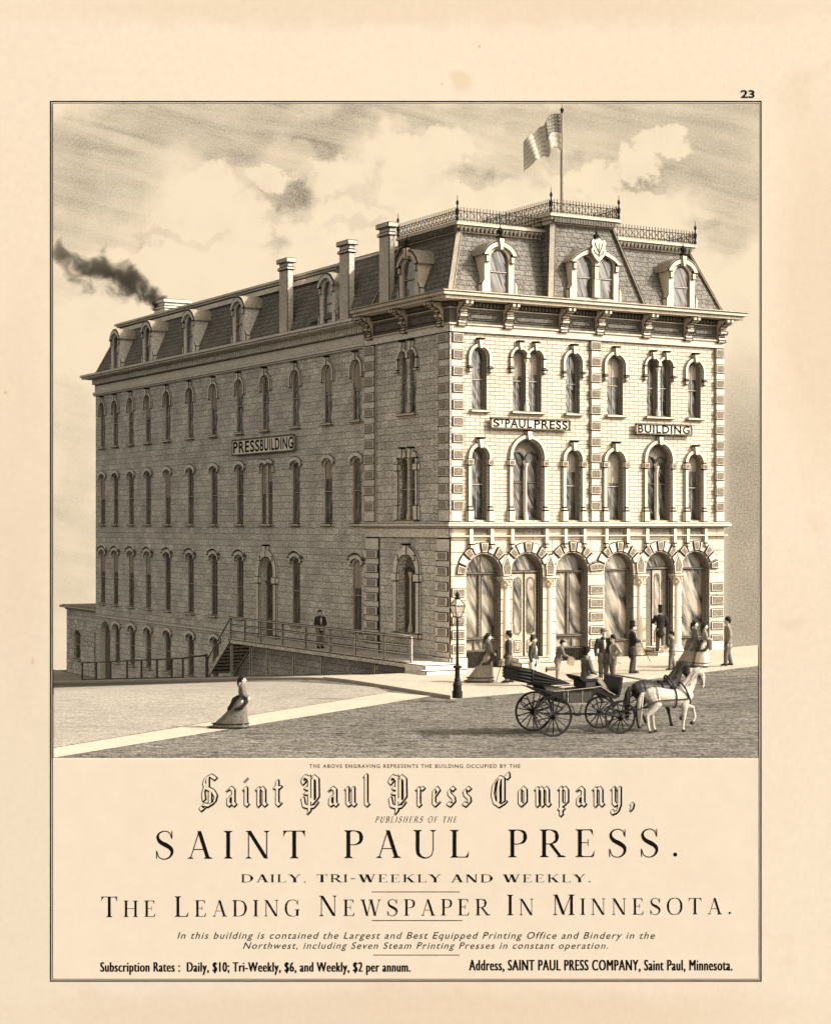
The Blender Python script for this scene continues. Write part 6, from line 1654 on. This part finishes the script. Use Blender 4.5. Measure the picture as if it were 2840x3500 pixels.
UNDER = [(612, 425, 56, 46, .15), (640, 392, 46, 30, .09), (585, 455, 40, 30, .12), (740, 470, 70, 18, .10), (330, 500, 60, 16, .10), (960, 375, 60, 22, .14), (1000, 350, 50, 20, .12), (1170, 330, 50, 26, .12), (1470, 470, 60, 26, .12), (420, 500, 60, 16, .08)]
sky_mat()
sk_ = MB(); k = DB/FPX
x0, x1, z1, z0 = (182-PCX)*k, (2593.5-PCX)*k, -(353-HY)*k, -(2600-HY)*k
sk_.add([(x0, 0, z0), (x1, 0, z0), (x1, 0, z1), (x0, 0, z1), (x0, .04, z0), (x1, .04, z0), (x1, .04, z1), (x0, .04, z1)], [(0, 1, 2, 3), (7, 6, 5, 4), (0, 4, 5, 1), (1, 5, 6, 2), (2, 6, 7, 3), (3, 7, 4, 0)])
so = sk_.build('sky', 'sky'); so.location = rd(0, DB-.05, EYE); so.rotation_euler = (0, 0, CAMR); so['kind'] = 'structure'
# ================================================================ light and camera
SUN_EL, SUN_SIDE = math.radians(35), math.radians(14)
sx_, sy_ = math.cos(SUN_SIDE)*RX-math.sin(SUN_SIDE)*FX, math.cos(SUN_SIDE)*RY-math.sin(SUN_SIDE)*FY
sd = Vector((sx_*math.cos(SUN_EL), sy_*math.cos(SUN_EL), math.sin(SUN_EL)))
sl = bpy.data.lights.new('sun', 'SUN'); sl.energy = 2.3; sl.angle = math.radians(.5); sl.color = (1.0, .965, .91)
so = bpy.data.objects.new('sun', sl); COL.objects.link(so); so.rotation_euler = sd.to_track_quat('Z', 'Y').to_euler()
so.location = (30, -30, 60)
w = bpy.data.worlds.new('World'); SC.world = w; w.use_nodes = True; nt = w.node_tree; bg = nt.nodes['Background']
q = NB(nt); st = q.n('ShaderNodeTexSky'); st.sky_type = 'NISHITA'; st.sun_disc = False; st.sun_elevation = SUN_EL; st.sun_rotation = math.atan2(sd.x, sd.y)
st.dust_density = 4.0; st.air_density = .8
bw = q.n('ShaderNodeRGBToBW'); q.link(st.outputs[0], bw.inputs[0])
q.link(q.mix(1.0, q.gray(bw.outputs[0]), (1.0, .925, .81), 'MULTIPLY'), bg.inputs['Color']); bg.inputs['Strength'].default_value = .15
cam = bpy.data.cameras.new('camera'); co = bpy.data.objects.new('camera', cam); COL.objects.link(co); SC.camera = co
co.location = (CX, CY, EYE); co.rotation_euler = (math.pi/2, 0, -YAW)
cam.sensor_fit = 'HORIZONTAL'; cam.sensor_width = 36; cam.lens = FPX/2840*36; cam.shift_y = (HY-1750)/2840; cam.clip_end = 1000; cam.clip_start = .5
vs_ = SC.view_settings; vs_.view_transform = 'Standard'; vs_.look = 'None'; vs_.gamma = 1; vs_.exposure = 1.22; vs_.use_curve_mapping = False
SC.cycles.volume_step_rate = 2.0 if hasattr(SC.cycles, 'volume_step_rate') else 1.0
